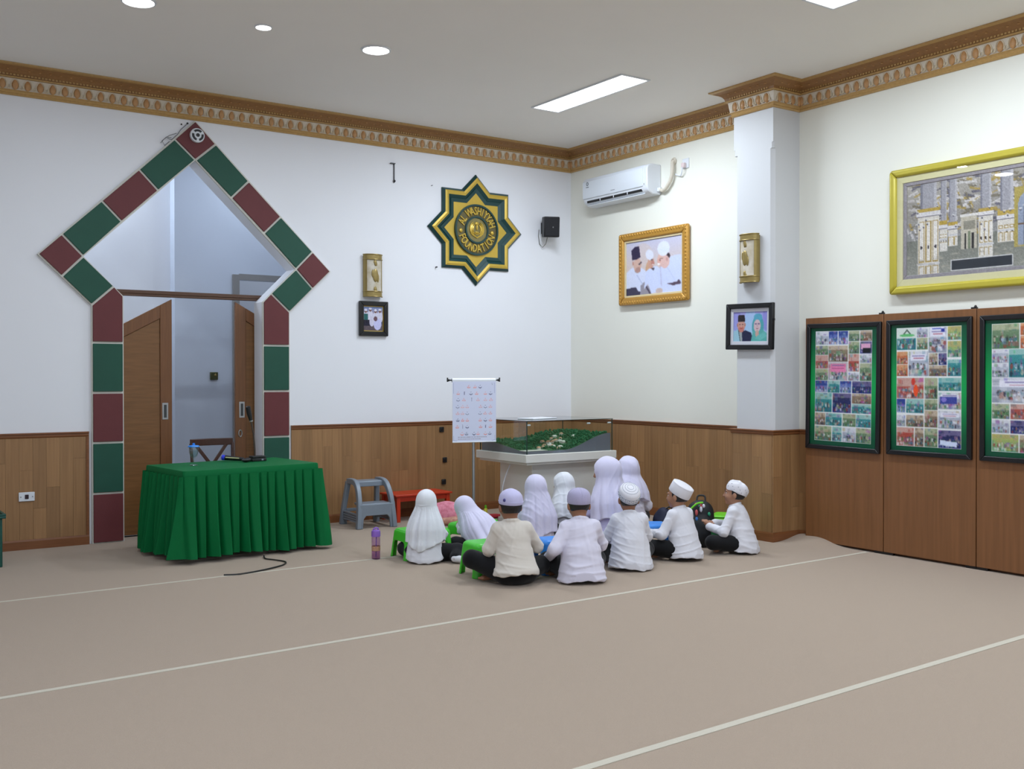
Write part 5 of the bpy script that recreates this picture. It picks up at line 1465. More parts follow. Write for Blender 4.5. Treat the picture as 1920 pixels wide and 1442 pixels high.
MB().tube([(0, 0, .02), (.004, 0, .2)], .004, n=6).build('straw', PUR, bt, smooth=True)

def soft(name, label, cat, loc, rz, builder, m):
    t = thing(name, label, cat, loc, rz); builder(t); return t
pk = mat('pink_patchwork', (236, 158, 176), rough=.85, noise=.5, nscale=26, dark=(190, 70, 96))
pk2 = mat('pink_tan_patchwork', (214, 172, 150), rough=.85, noise=.6, nscale=34, dark=(150, 70, 60))
ba = thing('pink_bag', 'pink patterned soft bag lying beside the red table', 'bag', (-2.28, -.80, 0), math.radians(-10))
f = Field((-.34, -.24, -.02), (.34, .24, .30), .009)
f.ell((0, 0, .10), (.27, .17, .12), k=.01).ell((-.06, 0, .16), (.16, .12, .08), k=.05).ell((.12, .02, .10), (.14, .13, .09), k=.05)
X, Y, Z = f.grid(); f.F += .006*waves(X, Y, Z, 3, 40); f.F[:] = np.maximum(f.F, -(Z-.002))
f.build('bag_body', pk, ba)
f = Field((-.34, -.26, -.02), (.36, .26, .20), .009)
f.ell((.03, -.03, .055), (.275, .172, .085), k=.01); X, Y, Z = f.grid(); f.F += .004*waves(X, Y, Z, 5, 40); f.F[:] = np.maximum(f.F, -(Z-.001))
f.build('lower_panel', pk2, ba)

bp = thing('school_backpack', 'black backpack with lime trim and green mesh pocket standing between two boys', 'backpack', (-1.11, -3.42, 0), math.radians(-52))
f = Field((-.24, -.20, -.02), (.24, .2, .50), .009)
f.cone((0, .0, .12), (0, .02, .30), .155, .13, k=.02, sq=(1, 1.35, 1)).cone((0, -.05, .08), (0, -.04, .18), .12, .11, k=.04, sq=(1, 1.4, 1)).cone((-.08, 0, .07), (.08, 0, .07), .09, k=.04, sq=(1, 1.1, 1))
X, Y, Z = f.grid(); f.F += .004*waves(X, Y, Z, 9, 30); f.F[:] = np.maximum(f.F, -(Z-.003))
f.build('bag_body', mat('backpack_black', (20, 22, 26), rough=.6, noise=.2, nscale=40), bp)
f = Field((-.02, -.2, -.02), (.26, .2, .26), .009)
f.cone((.11, -.0, .07), (.12, .0, .155), .075, .07, k=.02, sq=(1, .8, 1)); X, Y, Z = f.grid(); f.F[:] = np.maximum(np.maximum(f.F, -(Z-.003)), Z-.21); f.F += .003*waves(X, Y, Z, 2, 60)
f.build('mesh_pocket', mat('green_mesh', (44, 150, 76), rough=.6, noise=.35, nscale=120), bp)
MB().tube(smooth_pts([(-.10, -.115, .10), (-.12, -.125, .22), (-.09, -.115, .33), (-.02, -.10, .405), (.04, -.09, .42)]), .009, n=8).build('lime_piping', LIMEP, bp, smooth=True)
r_ = random.Random(3)
for k in range(11):
    a = r_.uniform(-.5, .9); z = r_.uniform(.22, .41)
    rr = .125*(1-((z-.22)/.30)**3)
    x, y = rr*math.sin(a)*1.08, -rr*math.cos(a)*.86+.012
    MB().ball((x, y, z), (.014, .012, r_.choice([.01, .03, .02])), n=8, k=5).build('printed_patch', mat('patch_%d' % k, [(200, 90, 90), (40, 150, 110), (220, 220, 230), (60, 120, 190)][k % 4], rough=.6, noise=.1, nscale=40), bp, smooth=True)
MB().tube(smooth_pts([(-.04, .07, .41), (-.03, .09, .46), (.03, .09, .46), (.04, .07, .41)]), .009, n=8).build('grab_handle', BLACKP, bp, smooth=True)

nb = thing('navy_bag', 'small dark navy bag slumped on the floor right of the seated women', 'bag', (-.62, -2.42, 0), math.radians(20))
f = Field((-.22, -.2, -.02), (.22, .2, .26), .009)
f.ell((0, 0, .08), (.17, .12, .10), k=.02).ell((-.05, 0, .14), (.08, .08, .09), k=.05).ell((.1, .03, .06), (.08, .09, .06), k=.04)
X, Y, Z = f.grid(); f.F += .006*waves(X, Y, Z, 6, 45); f.F[:] = np.maximum(f.F, -(Z-.002))
f.build('bag_body', mat('navy_cloth', (26, 30, 58), rough=.7, noise=.2, nscale=40), nb)
MB().tube(smooth_pts([(-.08, -.02, .21), (-.03, -.07, .235), (.03, -.09, .17), (.06, -.10, .10)]), .008, n=6).build('strap', BLACKP, nb, smooth=True)

gb_ = thing('glue_bottle', 'tiny yellow-capped bottle on the floor by the far green stool', 'bottle', (-1.60, -.46, 0))
MB().lathe([(.020, 0), (.022, .01), (.022, .07), (.014, .08), (.001, .08)], n=14).build('bottle_body', mat('yellow_plastic', (210, 200, 60), rough=.4, noise=.03, nscale=30), gb_, smooth=True)
MB().lathe([(.013, .08), (.012, .115), (.001, .118)], n=12).build('bottle_cap', LIMEP, gb_, smooth=True)
rd = thing('red_pouch', 'flat red pouch on the floor behind the far green stool', 'pouch', (-1.64, -.66, 0), .3)
f = Field((-.17, -.12, -.01), (.17, .12, .06), .008); f.ell((0, 0, .015), (.14, .09, .022)); X, Y, Z = f.grid(); f.F[:] = np.maximum(f.F, -(Z-.001)); f.build('pouch_body', mat('red_cloth', (206, 40, 60), rough=.7, noise=.1, nscale=40), rd)
gy = thing('grey_pouch', 'dark grey pencil pouch on the floor in front of the wainscot', 'pouch', (-1.70, -.26, 0), .1)
f = Field((-.2, -.1, -.01), (.2, .1, .08), .008); f.cone((-.11, 0, .028), (.11, 0, .028), .032); X, Y, Z = f.grid(); f.F[:] = np.maximum(f.F, -(Z-.001)); f.build('pouch_body', mat('slate_cloth', (66, 68, 80), rough=.8, noise=.1, nscale=40), gy)
# shoe-like odds and ends under the first stool
sh = thing('pencil_case', 'small black and white pencil case under the green stool at the left', 'pencil case', (-3.55, -2.30, 0), .6)
f = Field((-.12, -.06, -.01), (.12, .06, .10), .006); f.cone((-.06, 0, .03), (.06, 0, .03), .03).ell((.05, 0, .045), (.03, .03, .02), k=.01); X, Y, Z = f.grid(); f.F[:] = np.maximum(f.F, -(Z-.001)); f.build('case_body', BLACKP, sh)
MB().box(-.03, .03, -.034, .034, .02, .045).build('white_band', WHITEP, sh, bevel=.01)
# ------------------------------------------------------------------ people seated on the carpet
# local frame: x right, y forward (the way the person faces), z up; heading is measured clockwise from the back wall's normal
def rot3(yaw=0, pitch=0, roll=0):
    """yaw>0 turns right, pitch>0 nods forward, roll>0 tips to the right"""
    return np.array(Matrix.Rotation(-yaw, 3, 'Z') @ Matrix.Rotation(-pitch, 3, 'X') @ Matrix.Rotation(roll, 3, 'Y'))
GRP = 'pupils and teachers sitting on the carpet'
D = math.radians
def person(label, xy, heading, s=1.0, lean=.03, side=0.0, spine=None, head=(0, 0, 0), arms=None, legs=None, outfit='boy', cap=None, top_m=None, hem=.035, hij=None, skin=None, seed=1, hs=1.09, cap_tilt=.25, cap_m=None, wr=.0045, legs_m=None, shirt_w=1.0):
    skin = skin or SKIN
    t = thing('person', label, 'person', (xy[0], xy[1], 0), -D(heading), group=None)
    A = lambda *p: np.array(p, float)*s
    if spine is None:
        spine = [(0, 0, .10), (side*.2, lean*.25, .20), (side*.6, lean*.7, .34), (side*.95, lean*1.1, .455)]
    sp = [A(*p) for p in spine]
    nb = sp[3]
    Rh = rot3(D(head[0]), D(head[1]), D(head[2]))
    hc = nb + Rh @ A(0, .012, .118)
    hs = hs*s
    AH = lambda *p: np.array(p, float)*hs
    H = lambda *p: hc + Rh @ AH(*p)
    tz = (sp[3]-sp[2]); tz = tz/np.linalg.norm(tz)
    sh = sp[3]-tz*.045*s
    sw = .104 if outfit == 'boy' else .084
    shL, shR = sh+A(-sw, 0, -.004), sh+A(sw, 0, -.004)
    if arms is None: arms = {}
    aL = [A(*p) for p in arms.get('L', [(-.165, .12, .25), (-.08, .27, .255)])]
    aR = [A(*p) for p in arms.get('R', [(.165, .12, .25), (.08, .27, .255)])]
    if legs is None: legs = {}
    lL = [A(*p) for p in legs.get('L', [(-.085, .02, .095), (-.25, .22, .12), (.03, .28, .055), (.15, .235, .03)])]
    lR = [A(*p) for p in legs.get('R', [(.085, .02, .095), (.25, .22, .12), (-.03, .23, .05), (-.16, .21, .03)])]
    if outfit == 'girl' and 'R' not in arms: aR = [A(.145, .12, .25), A(.07, .25, .25)]
    if outfit == 'girl' and 'L' not in arms: aL = [A(-.145, .12, .25), A(-.07, .25, .25)]
    allp = np.array(sp+aL+aR+lL+lR+[H(0, 0, .12), H(0, .1, 0), H(.1, 0, 0), H(-.1, 0, 0), H(0, -.1, 0)])
    lo, hi = allp.min(0)-.14*s, allp.max(0)+.14*s
    lo[2] = -.012
    # --- the body: one continuous surface
    f = Field(lo, hi, .0052)
    f.chain(sp, [.105*s, .092*s, .098*s, .05*s], k=.03, sq=(1, 1.3, 1))
    f.cone(shL, shR, .042*s, k=.03)
    f.cone(nb-tz*.02*s, H(0, -.016, -.05), .041*s, .041*s, k=.02)
    for S0, (el, wr_) in ((shL, aL), (shR, aR)):
        f.chain([S0, el, wr_], [.038*s, .030*s, .021*s], k=.012)
    for q in (lL, lR):
        f.chain(q[:3], [.072*s, .050*s, .034*s], k=.02)
        an, toe = q[2], q[3]
        f.cone(an, toe, .030*s, .024*s, k=.015, sq=(1, 1, 1.15))
        dv = (toe-an)/np.linalg.norm(toe-an); sd = np.cross(dv, [0, 0, 1]); sd /= np.linalg.norm(sd)
        for k in range(5):
            c_ = toe+dv*(.028-.004*k)*s+sd*(.018-.009*k)*s
            f.ell(c_, np.array([.0105-.0008*k]*3)*s, k=.004)
    # hands: palm, four unequal bent fingers, thumb from the side of the palm
    for (el, w_), sg in ((aL, -1), (aR, 1)):
        hd = arms.get('hand'+('L' if sg < 0 else 'R'))
        dv = (w_-el)/np.linalg.norm(w_-el) if hd is None else np.array(hd, float)/np.linalg.norm(hd)
        nrm = np.array([0, 0, 1.0])-dv*dv[2]; nrm /= np.linalg.norm(nrm)
        sd = np.cross(dv, nrm)*(1 if sg > 0 else -1)          # towards the little finger
        P0 = w_; P1 = w_+dv*.055*s
        f.cone(P0, P1, .021*s, .027*s, k=.01, sq=(1, 1, 1))
        for k, L in enumerate((.050, .056, .052, .041)):
            b_ = P1+sd*(-.021+.0145*k)*s+dv*(.002 if k in (1, 2) else -.004)*s
            m_ = b_+(dv*.75+sd*(-.22+.15*k)*.5-nrm*.12)*L*.55*s
            e_ = m_+(dv*.62+sd*(-.22+.15*k)*.4-nrm*.55)*L*.5*s
            f.chain([b_, m_, e_], [.0085*s, .0078*s, .0068*s], k=.003)
        th0 = w_+dv*.018*s-sd*.018*s; th1 = th0+(dv*.6-sd*.75-nrm*.1)*.032*s; th2 = th1+(dv*.9-sd*.25-nrm*.2)*.026*s
        f.chain([th0, th1, th2], [.011*s, .009*s, .0075*s], k=.005)
    # head
    f.ell(H(0, -.014, .016), AH(.071, .086, .083), Rh, k=.02)
    f.ell(H(0, .020, -.034), AH(.056, .060, .066), Rh, k=.03)
    f.ell(H(0, .056, -.084), AH(.020, .018, .016), Rh, k=.02)
    for sg in (-1, 1):
        f.ell(H(sg*.034, .052, -.028), AH(.022, .022, .022), Rh, k=.02)
        f.ell(H(sg*.030, .083, .006), AH(.016, .012, .010), Rh, k=.010, op='sub')
        f.cone(H(sg*.014, .079, .022), H(sg*.044, .066, .022), .007*hs, .006*hs, k=.01)
        f.ell(H(sg*.072, -.008, -.012), AH(.012, .018, .028), Rh, k=.006)
    f.cone(H(0, .078, .006), H(0, .090, -.024), .007*hs, .0115*hs, k=.010)
    for sg in (-1, 1): f.ell(H(sg*.010, .083, -.026), AH(.008, .008, .007), Rh, k=.006)
    f.cone(H(-.017, .074, -.050), H(.017, .074, -.050), .0065*hs, k=.006)
    f.cone(H(-.013, .074, -.060), H(.013, .074, -.060), .0065*hs, k=.005)
    f.F[:] = np.maximum(f.F, -(f.grid()[2]-.001))
    f.build('body', skin, t)
    for sg in (-1, 1):
        e = MB(); c_ = H(sg*.030, .0635, .005); e.ball(tuple(c_), .0095*hs, n=10, k=6); eo = e.build('eye', EYEW, t, smooth=True)
        e = MB(); c_ = H(sg*.030, .0690, .005); e.ball(tuple(c_), .0052*hs, n=8, k=6); e.build('iris', HAIR, eo, smooth=True)
    e = MB()
    for sg in (-1, 1): e.tube([tuple(H(sg*.015, .0835, .025)), tuple(H(sg*.032, .0795, .030)), tuple(H(sg*.047, .067, .025))], [.002*s, .003*s, .0015*s], n=5)
    e.build('eyebrows', HAIR, t, smooth=True)
    # --- trousers or skirt
    f = Field(lo, hi, .008)
    f.ell(sp[0]+A(0, 0, -.015), A(.145, .115, .085), k=.02)
    for q in (lL, lR): f.chain([q[0], q[1], q[1]+(q[2]-q[1])*.86], [.088*s, .066*s, .052*s], k=.03)
    if outfit == 'girl':
        f.ell((lL[1]+lR[1])/2+A(0, .0, -.05), A(.22, .10, .075), k=.06)
    X, Y, Z = f.grid()
    f.F += .003*waves(X, Y, Z, seed+40, 45/s); f.F[:] = np.maximum(f.F, -(Z-.002))
    f.build('trousers' if outfit == 'boy' else 'skirt', legs_m or TROUS, t)
    if outfit == 'girl':
        for q in (lL, lR):
            f = Field(np.minimum(q[2], q[3])-.07, np.maximum(q[2], q[3])+.07, .007)
            f.cone(q[2], q[3], .037*s, .031*s, k=.01).ell(q[3], A(.036, .036, .03), k=.02)
            f.F[:] = np.maximum(f.F, -(f.grid()[2]-.001))
            f.build('sock', SOCK if seed % 2 else TROUS, t)
    # --- shirt or tunic with creases
    f = Field(lo, hi, .0068)
    w = shirt_w
    f.chain(sp[:3], [.148*s*w, .130*s*w, .122*s], k=.04, sq=(1, 1.25, 1))
    f.cone(sp[2], sh-tz*.02*s, .114*s, .080*s, k=.04, sq=(1, 1.35, 1))
    f.cone(shL, shR, .047*s, k=.04)
    f.cone(sh, nb-tz*.006*s, .07*s, .052*s, k=.03)
    f.cone(sp[1], A(0, -.012, hem+.01), .126*s*w, .172*s*w, k=.04, sq=(1, 1.15, 1))
    for S0, (el, w_) in ((shL, aL), (shR, aR)):
        f.chain([S0, el, w_-(w_-el)*.06], [.050*s, .044*s, .038*s], k=.025)
        f.cone(w_-(w_-el)*.16, w_-(w_-el)*.03, .038*s, .041*s, k=.004)
    X, Y, Z = f.grid()
    wv = waves(X, Y, Z*1.6, seed, 30/s)
    rid = np.abs(waves(X*.7+.05*wv, Y*.7, Z*1.5, seed+7, 38/s))
    low = np.clip((.42*s-Z)/(.3*s), 0, 1)
    sgn = 1 if seed % 2 else -1
    cr = streaks(X, Y, Z, (.15*sgn, .1, 1), seed+17, 52/s)*(.25+1.1*low)+streaks(X, Y, Z, (.8*sgn, .2, .62), seed+27, 44/s)*.9+streaks(X, Y, Z, (1, .2, -.18*sgn), seed+37, 40/s)*.7
    f.F += wr*s*(.55*wv+.4*rid)-wr*1.5*s*cr
    hz = hem*s+.012*s*np.sin(np.arctan2(X, Y+.02)*2+seed)+.003*np.sin(np.arctan2(X, Y+.02)*9)
    body_zone = np.sqrt((X/(.235*s))**2+((Y+.0)/(.20*s))**2) < 1
    cut = np.where(body_zone, hz-Z, -.5+0*Z)
    f.F[:] = np.maximum(f.F, cut); f.F[:] = np.maximum(f.F, -(Z-.004))
    if outfit == 'boy':
        # stand collar
        n = 14; cp = nb+tz*.004*s
        ex = np.array([1, 0, 0]); ey = np.cross(tz, ex); ey /= np.linalg.norm(ey)
        ring = [cp+(ex*math.cos(a)*.054+ey*math.sin(a)*.054)*s+tz*(.004-.010*math.sin(a))*s for a in np.linspace(0, 2*PI, n+1)]
        for i in range(n): f.cone(ring[i], ring[i+1], .0115*s, k=.006)
    f.build('shirt' if outfit == 'boy' else 'tunic', top_m or SHIRTW, t)
    # --- hair and cap, or headscarf
    if outfit == 'boy':
        f = Field(hc-.13*s, hc+.14*s, .0055)
        f.ell(H(0, -.016, .016), AH(.0765, .0915, .0885), Rh, k=0)
        X, Y, Z = f.grid()
        lx = (X-hc[0])*Rh[0, 0]+(Y-hc[1])*Rh[1, 0]+(Z-hc[2])*Rh[2, 0]
        ly = (X-hc[0])*Rh[0, 1]+(Y-hc[1])*Rh[1, 1]+(Z-hc[2])*Rh[2, 1]
        lz = (X-hc[0])*Rh[0, 2]+(Y-hc[1])*Rh[1, 2]+(Z-hc[2])*Rh[2, 2]
        lim = np.where(ly < -.005*s, -.052*s, np.where(ly < .022*s, -.006*s, .05*s))
        f.F += .002*waves(X, Y, Z, seed, 260)
        f.F[:] = np.maximum(f.F, lim-lz)
        f.F[:] = np.maximum(f.F, (ly-.062*s)*.8)
        Rc = np.array(Rh) @ np.array(Matrix.Rotation(cap_tilt, 3, 'X'))
        org = hc + Rh @ AH(0, -.018, .022)
        f.F[:] = np.maximum(f.F, (X-org[0])*Rc[0, 2]+(Y-org[1])*Rc[1, 2]+(Z-org[2])*Rc[2, 2]-.012*s)
        f.build('hair', HAIR, t)
        make_cap(t, cap, cap_m or CAPW, hc, Rh, hs, cap_tilt, seed)
    else:
        headscarf(t, hij, hc, Rh, H, A, s, sp, nb, seed, lo, hi, hs)
    return t

def make_cap(t, kind, m, hc, Rh, s, tilt, seed):
    c = bpy.data.objects.new('cap', None)
    Rc = np.array(Rh) @ np.array(Matrix.Rotation(tilt, 3, 'X'))
    org = hc + Rh @ (np.array([0, -.018, .022])*s)
    def place(o):
        o.matrix_local = Matrix.Translation(Vector(org)) @ Matrix(Rc.tolist()).to_4x4()
        return o
    sx, sy = .80*s, .97*s
    P = {'peaked': [(.0985, -.004), (.101, .0), (.102, .012), (.099, .035), (.092, .055), (.074, .074), (.046, .089), (.018, .097), (.001, .098)],
         'knit': [(.0985, -.012), (.1015, -.006), (.103, .012), (.101, .036), (.093, .058), (.076, .076), (.050, .088), (.022, .094), (.001, .095)],
         'ring': [(.0985, -.006), (.101, -.002), (.1015, .028), (.099, .052), (.090, .068), (.068, .080), (.038, .0875), (.001, .090)],
         'pillbox': [(.0985, -.008), (.101, -.003), (.1015, .025), (.1005, .070), (.0965, .079), (.089, .084), (.045, .0885), (.001, .090)],
         'soft': [(.0985, -.006), (.102, -.001), (.104, .014), (.103, .040), (.096, .062), (.077, .078), (.046, .087), (.001, .088)]}[kind]
    n = 44; V = []; F = []
    rg = np.random.RandomState(seed)
    for r, z in P:
        for k in range(n):
            a = 2*PI*k/n
            rr = r
            if kind in ('peaked', 'knit'):
                q = abs(math.cos(a*2 if kind == 'knit' else a*3))
                rr = r*(1-.012*max(0, 1-q*6)*(z > .01))
            if kind == 'soft': rr = r*(1+.02*math.sin(3*a+1)*(z > .02)+.012*math.sin(7*a))
            zz = z+(.006*math.sin(2*a+.5)+.004*math.sin(5*a))*(kind == 'soft')*(r < .1)
            V.append((rr*sx*math.cos(a), rr*sy*math.sin(a), zz*s))
    for i in range(len(P)-1):
        for k in range(n): F.append((i*n+k, i*n+(k+1) % n, (i+1)*n+(k+1) % n, (i+1)*n+k))
    F.append(tuple(reversed(range(n)))); F.append(tuple(range((len(P)-1)*n, len(P)*n)))
    bpy.data.objects.remove(c)
    co = place(MB().add(V, F).build('cap', m, t, smooth=True))
    def extra(mb, name, mm):
        o = mb.build(name, mm, co, smooth=True); return o
    ellring = lambda r, z, n_=40: [(r*sx*math.cos(2*PI*k/n_), r*sy*math.sin(2*PI*k/n_), z*s) for k in range(n_)]
    if kind == 'peaked':
        extra(MB().tube(ellring(.1025, .014), .0018*s, n=5, closed=True), 'seam', CAPL)
        b = MB(); b.ball((-.101*sx*.83, -.101*sy*.56, .030*s), (.010*s, .010*s, .012*s), n=10, k=6)
        extra(b, 'badge', mat('badge_navy', (70, 64, 130), rough=.6, noise=.4, nscale=120) if 'badge_navy' not in MATS else MATS['badge_navy'])
    if kind == 'knit':
        for a in (0, PI/2):
            pts = []
            for r, z in list(P[3:])+list(reversed(P[3:-1])): pass
            seg = [(r*sx*math.cos(a), r*sy*math.sin(a), z*s) for r, z in P[2:]]+[(-r*sx*math.cos(a), -r*sy*math.sin(a), z*s) for r, z in reversed(P[2:-1])]
            extra(MB().tube(seg, .0016*s, n=5), 'seam', CAPK)
    if kind == 'ring':
        pat = mat('cap_pattern_grey', (146, 154, 166), rough=.8, noise=.2, nscale=200) if 'cap_pattern_grey' not in MATS else MATS['cap_pattern_grey']
        b = MB()
        for r, z in ((.030, .0885), (.052, .0845), (.075, .0770), (.1022, .032), (.1024, .004)): b.tube(ellring(r, z), .0014*s, n=4, closed=True)
        for k in range(34):
            a = 2*PI*k/34
            for j in range(3):
                if (k+j) % 2: continue
                z = .010+.008*j
                b.ball((.102*sx*math.cos(a), .102*sy*math.sin(a), z*s), (.0045*s, .0045*s, .0034*s), n=6, k=4)
        extra(b, 'embroidery', pat)['kind'] = 'stuff'
    if kind == 'pillbox':
        extra(MB().tube(ellring(.0975, .078), .0022*s, n=5, closed=True), 'piping', CAPW)
    if kind == 'soft':
        pat = mat('cap_dots', (136, 144, 156), rough=.8, noise=.2, nscale=200) if 'cap_dots' not in MATS else MATS['cap_dots']
        b = MB()
        for k in range(26):
            a = 2*PI*k/26; z, r = ((.016, .1045), (.052, .1005), (.034, .1035))[k % 3]
            b.ball((r*sx*math.cos(a), r*sy*math.sin(a), z*s), (.0036*s, .0036*s, .0036*s), n=6, k=4)
        extra(b, 'embroidery', pat)['kind'] = 'stuff'

def headscarf(t, hij, hc, Rh, H, A, s, sp, nb, seed, lo, hi, hs):
    hij = hij or {}
    AH = lambda *p: np.array(p, float)*hs
    m = hij.get('m', HIJW); hem = hij.get('hem', .16)*s; wid = hij.get('w', 1.0); nf = hij.get('folds', 11)
    f = Field(lo-.06, hi+.06, .0062)
    f.ell(H(0, -.012, .014), AH(.088, .103, .098), Rh, k=.0)
    f.ell(H(0, .014, -.034), AH(.072, .076, .084), Rh, k=.03)
    # where the back is at the height of the hem
    zs = [q[2] for q in sp]
    if hem <= zs[0]: low = sp[0]
    else:
        low = sp[0]
        for a, b in zip(sp[:-1], sp[1:]):
            if a[2] <= hem <= b[2]: low = a+(b-a)*((hem-a[2])/(b[2]-a[2]))
    band = hij.get('band') is not None
    b0 = H(0, -.022, -.040)
    b1 = nb*.75+sp[2]*.25
    low = np.array([low[0], low[1]-.005*s, hem-.02])
    f.cone(b0, b1, (.073 if band else .084)*hs, .130*s*wid, k=.05, sq=(1, 1.10, 1))
    b2 = b1+(low-b1)*.45
    f.cone(b1, b2, .130*s*wid, .178*s*wid, k=.05, sq=(1, 1.15, 1))
    f.cone(b2, low, .178*s*wid, .20*s*wid, k=.05, sq=(1, 1.15, 1))
    X, Y, Z = f.grid()
    u = np.clip((b0[2]-Z)/max(b0[2]-hem, .05), 0, 1)
    ax = b0[0]+(low[0]-b0[0])*u; ay = b0[1]+(low[1]-b0[1])*u-.01*s
    th = np.arctan2(X-ax, -(Y-ay))
    wv = waves(X, Y, Z*.3, seed, 8/s)
    ph = nf*.5*th+1.3*wv+seed
    fold = 1-2*np.abs(np.sin(ph))**.75
    fold2 = 1-2*np.abs(np.sin(ph*1.9+1.1*wv+seed*.7))**.8
    gather = np.sin(30*th+4*wv)
    g0 = .35 if hij.get('band') is not None else .05
    am = np.clip(.62+1.1*waves(np.sin(th), np.cos(th)+0*Z, .4*Z/s, seed+9, 3.2), .12, 1.25)
    f.F += np.where(u > 0, s*(.0125*fold*am+.004*fold2)*(g0*.6+np.minimum(u*1.5, 1)**.9), 0)
    if hij.get('band') is not None: f.F += np.where(u > 0, .003*s*gather*np.clip(1-u*2.2, 0, 1), 0)
    sg_ = 1 if seed % 2 else -1
    f.F += .0035*s*waves(X, Y, Z, seed+3, 26/s)*np.clip(u*3+.2, 0, 1)
    if not band: f.F += -.0055*s*streaks(X, Y, Z, (.75*sg_, .5, .6), seed+51, 46/s)-.004*s*streaks(X, Y, Z, (.9, -.3, .2*sg_), seed+61, 40/s)
    hz = hem+.024*s*np.sin(2*th+seed)+.008*s*np.sin(5*th)
    if hij.get('dip'): hz = hz-hij['dip']*s*np.exp(-(th/.7)**2)
    f.F[:] = np.maximum(f.F, hz-Z)
    f.F[:] = np.maximum(f.F, -(Z-.003))
    # opening for the face
    f.ell(H(0, .090, -.018), AH(.052, .052, .076), Rh, k=.012, op='sub')
    f.build('headscarf', m, t)
    if hij.get('band') is not None:
        n = 34; R = []
        for k in range(n+1):
            a = PI*(1.0+1.0*k/n)+0.0
            R.append(tuple(H(.0885*math.cos(a), -.006+.104*math.sin(a), hij['band']+.020*(math.sin(a)+1))))
        MB().tube(R, .0050*s, n=6).build('elastic_seam', m, t, smooth=True)

EYEW = mat('eye_white', (226, 222, 216), rough=.25, noise=.01, nscale=30)
person('girl in long white headscarf with an elastic seam, seated nearest the purple bottle', (-3.665, -2.68), 42, .90, lean=.03, outfit='girl', head=(12, 4, 0),
       hij=dict(m=HIJW, hem=.185, w=.95, folds=10, band=-.030, dip=.04), top_m=SHIRTW, hem=.02, seed=5, shirt_w=1.08,
       legs=dict(R=[(.085, .02, .095), (.30, .10, .10), (.30, -.06, .05), (.40, -.05, .035)], L=[(-.085, .02, .095), (-.24, .16, .10), (-.04, .22, .05), (.06, .2, .03)]))
person('small girl in lavender-white headscarf bent forward, behind the cream-shirted boy\'s green stool', (-3.03, -2.70), -12, .88, outfit='girl', head=(-10, 28, -8), skin=SKINF,
       spine=[(0, -.02, .10), (0, .05, .19), (-.02, .16, .29), (-.03, .23, .365)], arms=dict(L=[(-.12, .26, .24), (-.05, .36, .27)], R=[(.10, .28, .24), (.04, .37, .27)]), hij=dict(m=HIJL, hem=.13, w=1.05, folds=7, band=-.02), top_m=SHIRTL, hem=.02, seed=12)
person('boy in cream shirt and lavender cap with a small navy badge, front row', (-3.575, -3.925), 24, 1.045, lean=.03, head=(-10, 6, 0), side=-.03, cap='peaked', cap_m=CAPL, cap_tilt=.16, top_m=SHIRTC, hem=.085, seed=21, wr=.0045,
       arms=dict(L=[(-.19, .06, .255), (-.165, .20, .19)], R=[(.185, .12, .26), (.06, .27, .27)]),
       legs=dict(L=[(-.085, .02, .095), (-.30, .19, .165), (.02, .25, .06), (.14, .21, .035)], R=[(.085, .02, .095), (.225, .17, .11), (-.08, .17, .045), (-.22, .13, .032)]))
person('girl in pale lavender headscarf with long folds, before the left corner of the display case', (-2.36, -2.54), 14, .97, lean=.02, outfit='girl', head=(-24, 10, 0), skin=SKINF,
       hij=dict(m=HIJL, hem=.13, w=.95, folds=10), top_m=SHIRTL, hem=.02, seed=31)
person('girl in white headscarf, seated before the middle of the display case', (-1.80, -2.27), 0, .93, lean=.03, outfit='girl', head=(-34, 10, 0), skin=SKINF,
       hij=dict(m=HIJW, hem=.20, w=.96, folds=6), top_m=SHIRTW, hem=.02, seed=41, arms=dict(L=[(-.18, .10, .22), (-.10, .24, .18)], R=[(.18, .1, .22), (.1, .24, .18)]))
person('boy in grey-lavender knitted cap, left arm bent outwards, in the front row', (-3.095, -4.13), 28, 1.04, lean=.05, head=(-4, 18, 0), cap='knit', cap_m=CAPK, cap_tilt=.34, top_m=SHIRTL, hem=.02, seed=52, wr=.006, shirt_w=1.06,
       arms=dict(L=[(-.205, -.02, .25), (-.22, .15, .165)], R=[(.18, .14, .26), (.05, .28, .26)]),
       legs=dict(L=[(-.085, .03, .095), (-.22, .25, .12), (.02, .30, .055), (.14, .25, .03)], R=[(.085, .03, .095), (.17, .28, .12), (-.08, .25, .05), (-.20, .21, .03)]))
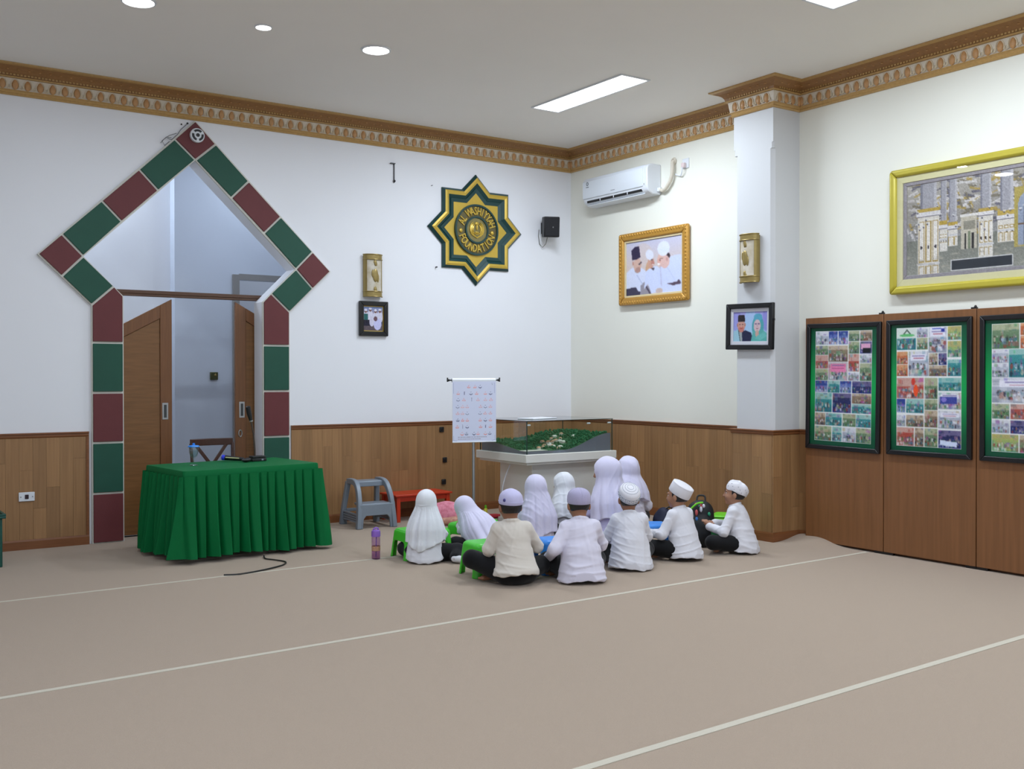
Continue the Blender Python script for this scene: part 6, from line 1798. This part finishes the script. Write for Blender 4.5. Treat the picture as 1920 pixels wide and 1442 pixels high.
person('boy in white cap with grey rings, right of the boy in the knitted cap', (-2.43, -3.94), 32, 1.0, lean=.05, head=(-6, 4, 0), cap='ring', cap_m=CAPW, cap_tilt=.62, top_m=SHIRTW, hem=.02, seed=63, wr=.005, shirt_w=1.08,
       arms=dict(L=[(-.185, .11, .24), (-.09, .27, .25)], R=[(.16, .13, .25), (.08, .28, .26)]),
       legs=dict(L=[(-.085, .03, .095), (-.20, .27, .12), (.04, .29, .055), (.15, .24, .03)], R=[(.085, .03, .095), (.18, .28, .12), (-.08, .24, .05), (-.20, .21, .03)]))
person('woman in long lavender headscarf covering her back, behind the boy in the ringed cap', (-1.70, -2.84), 2, 1.20, lean=.03, outfit='girl', head=(-42, 8, 0), skin=SKINF,
       hij=dict(m=HIJL, hem=.20, w=.92, folds=9, dip=.04), top_m=mat('tunic_lilac', (196, 190, 226), rough=.75, noise=.02, nscale=8, sheen=.2) , hem=.02, seed=72)
person('woman in short lavender headscarf and tunic, rightmost of the veiled figures at the back', (-1.13, -2.44), 12, 1.13, lean=.02, outfit='girl', head=(-10, 4, 0), skin=SKINF,
       hij=dict(m=HIJL, hem=.30, w=.95, folds=7), top_m=SHIRTL, hem=.02, seed=83, arms=dict(R=[(.215, .06, .23), (.08, .22, .19)]))
person('boy in plain white pillbox cap, turned left, beside the black backpack', (-1.755, -3.885), -8, .965, lean=.06, head=(-14, 2, 0), cap='pillbox', cap_m=CAPW, cap_tilt=.55, top_m=SHIRTW, hem=.03, seed=94, wr=.005, skin=SKINF,
       arms=dict(L=[(-.20, .10, .24), (-.12, .28, .22)], R=[(.19, .12, .24), (.07, .28, .23)]))
person('boy in white dotted cap in profile facing left, nearest the column', (-1.075, -3.925), -26, .93, lean=.07, head=(-14, -2, 0), cap='soft', cap_m=CAPW, cap_tilt=.42, top_m=SHIRTW, hem=.02, seed=105, wr=.005, skin=SKINF,
       arms=dict(L=[(-.19, .13, .22), (-.11, .30, .25)], handL=(.1, .5, .55), R=[(.18, .16, .24), (.06, .30, .26)]))
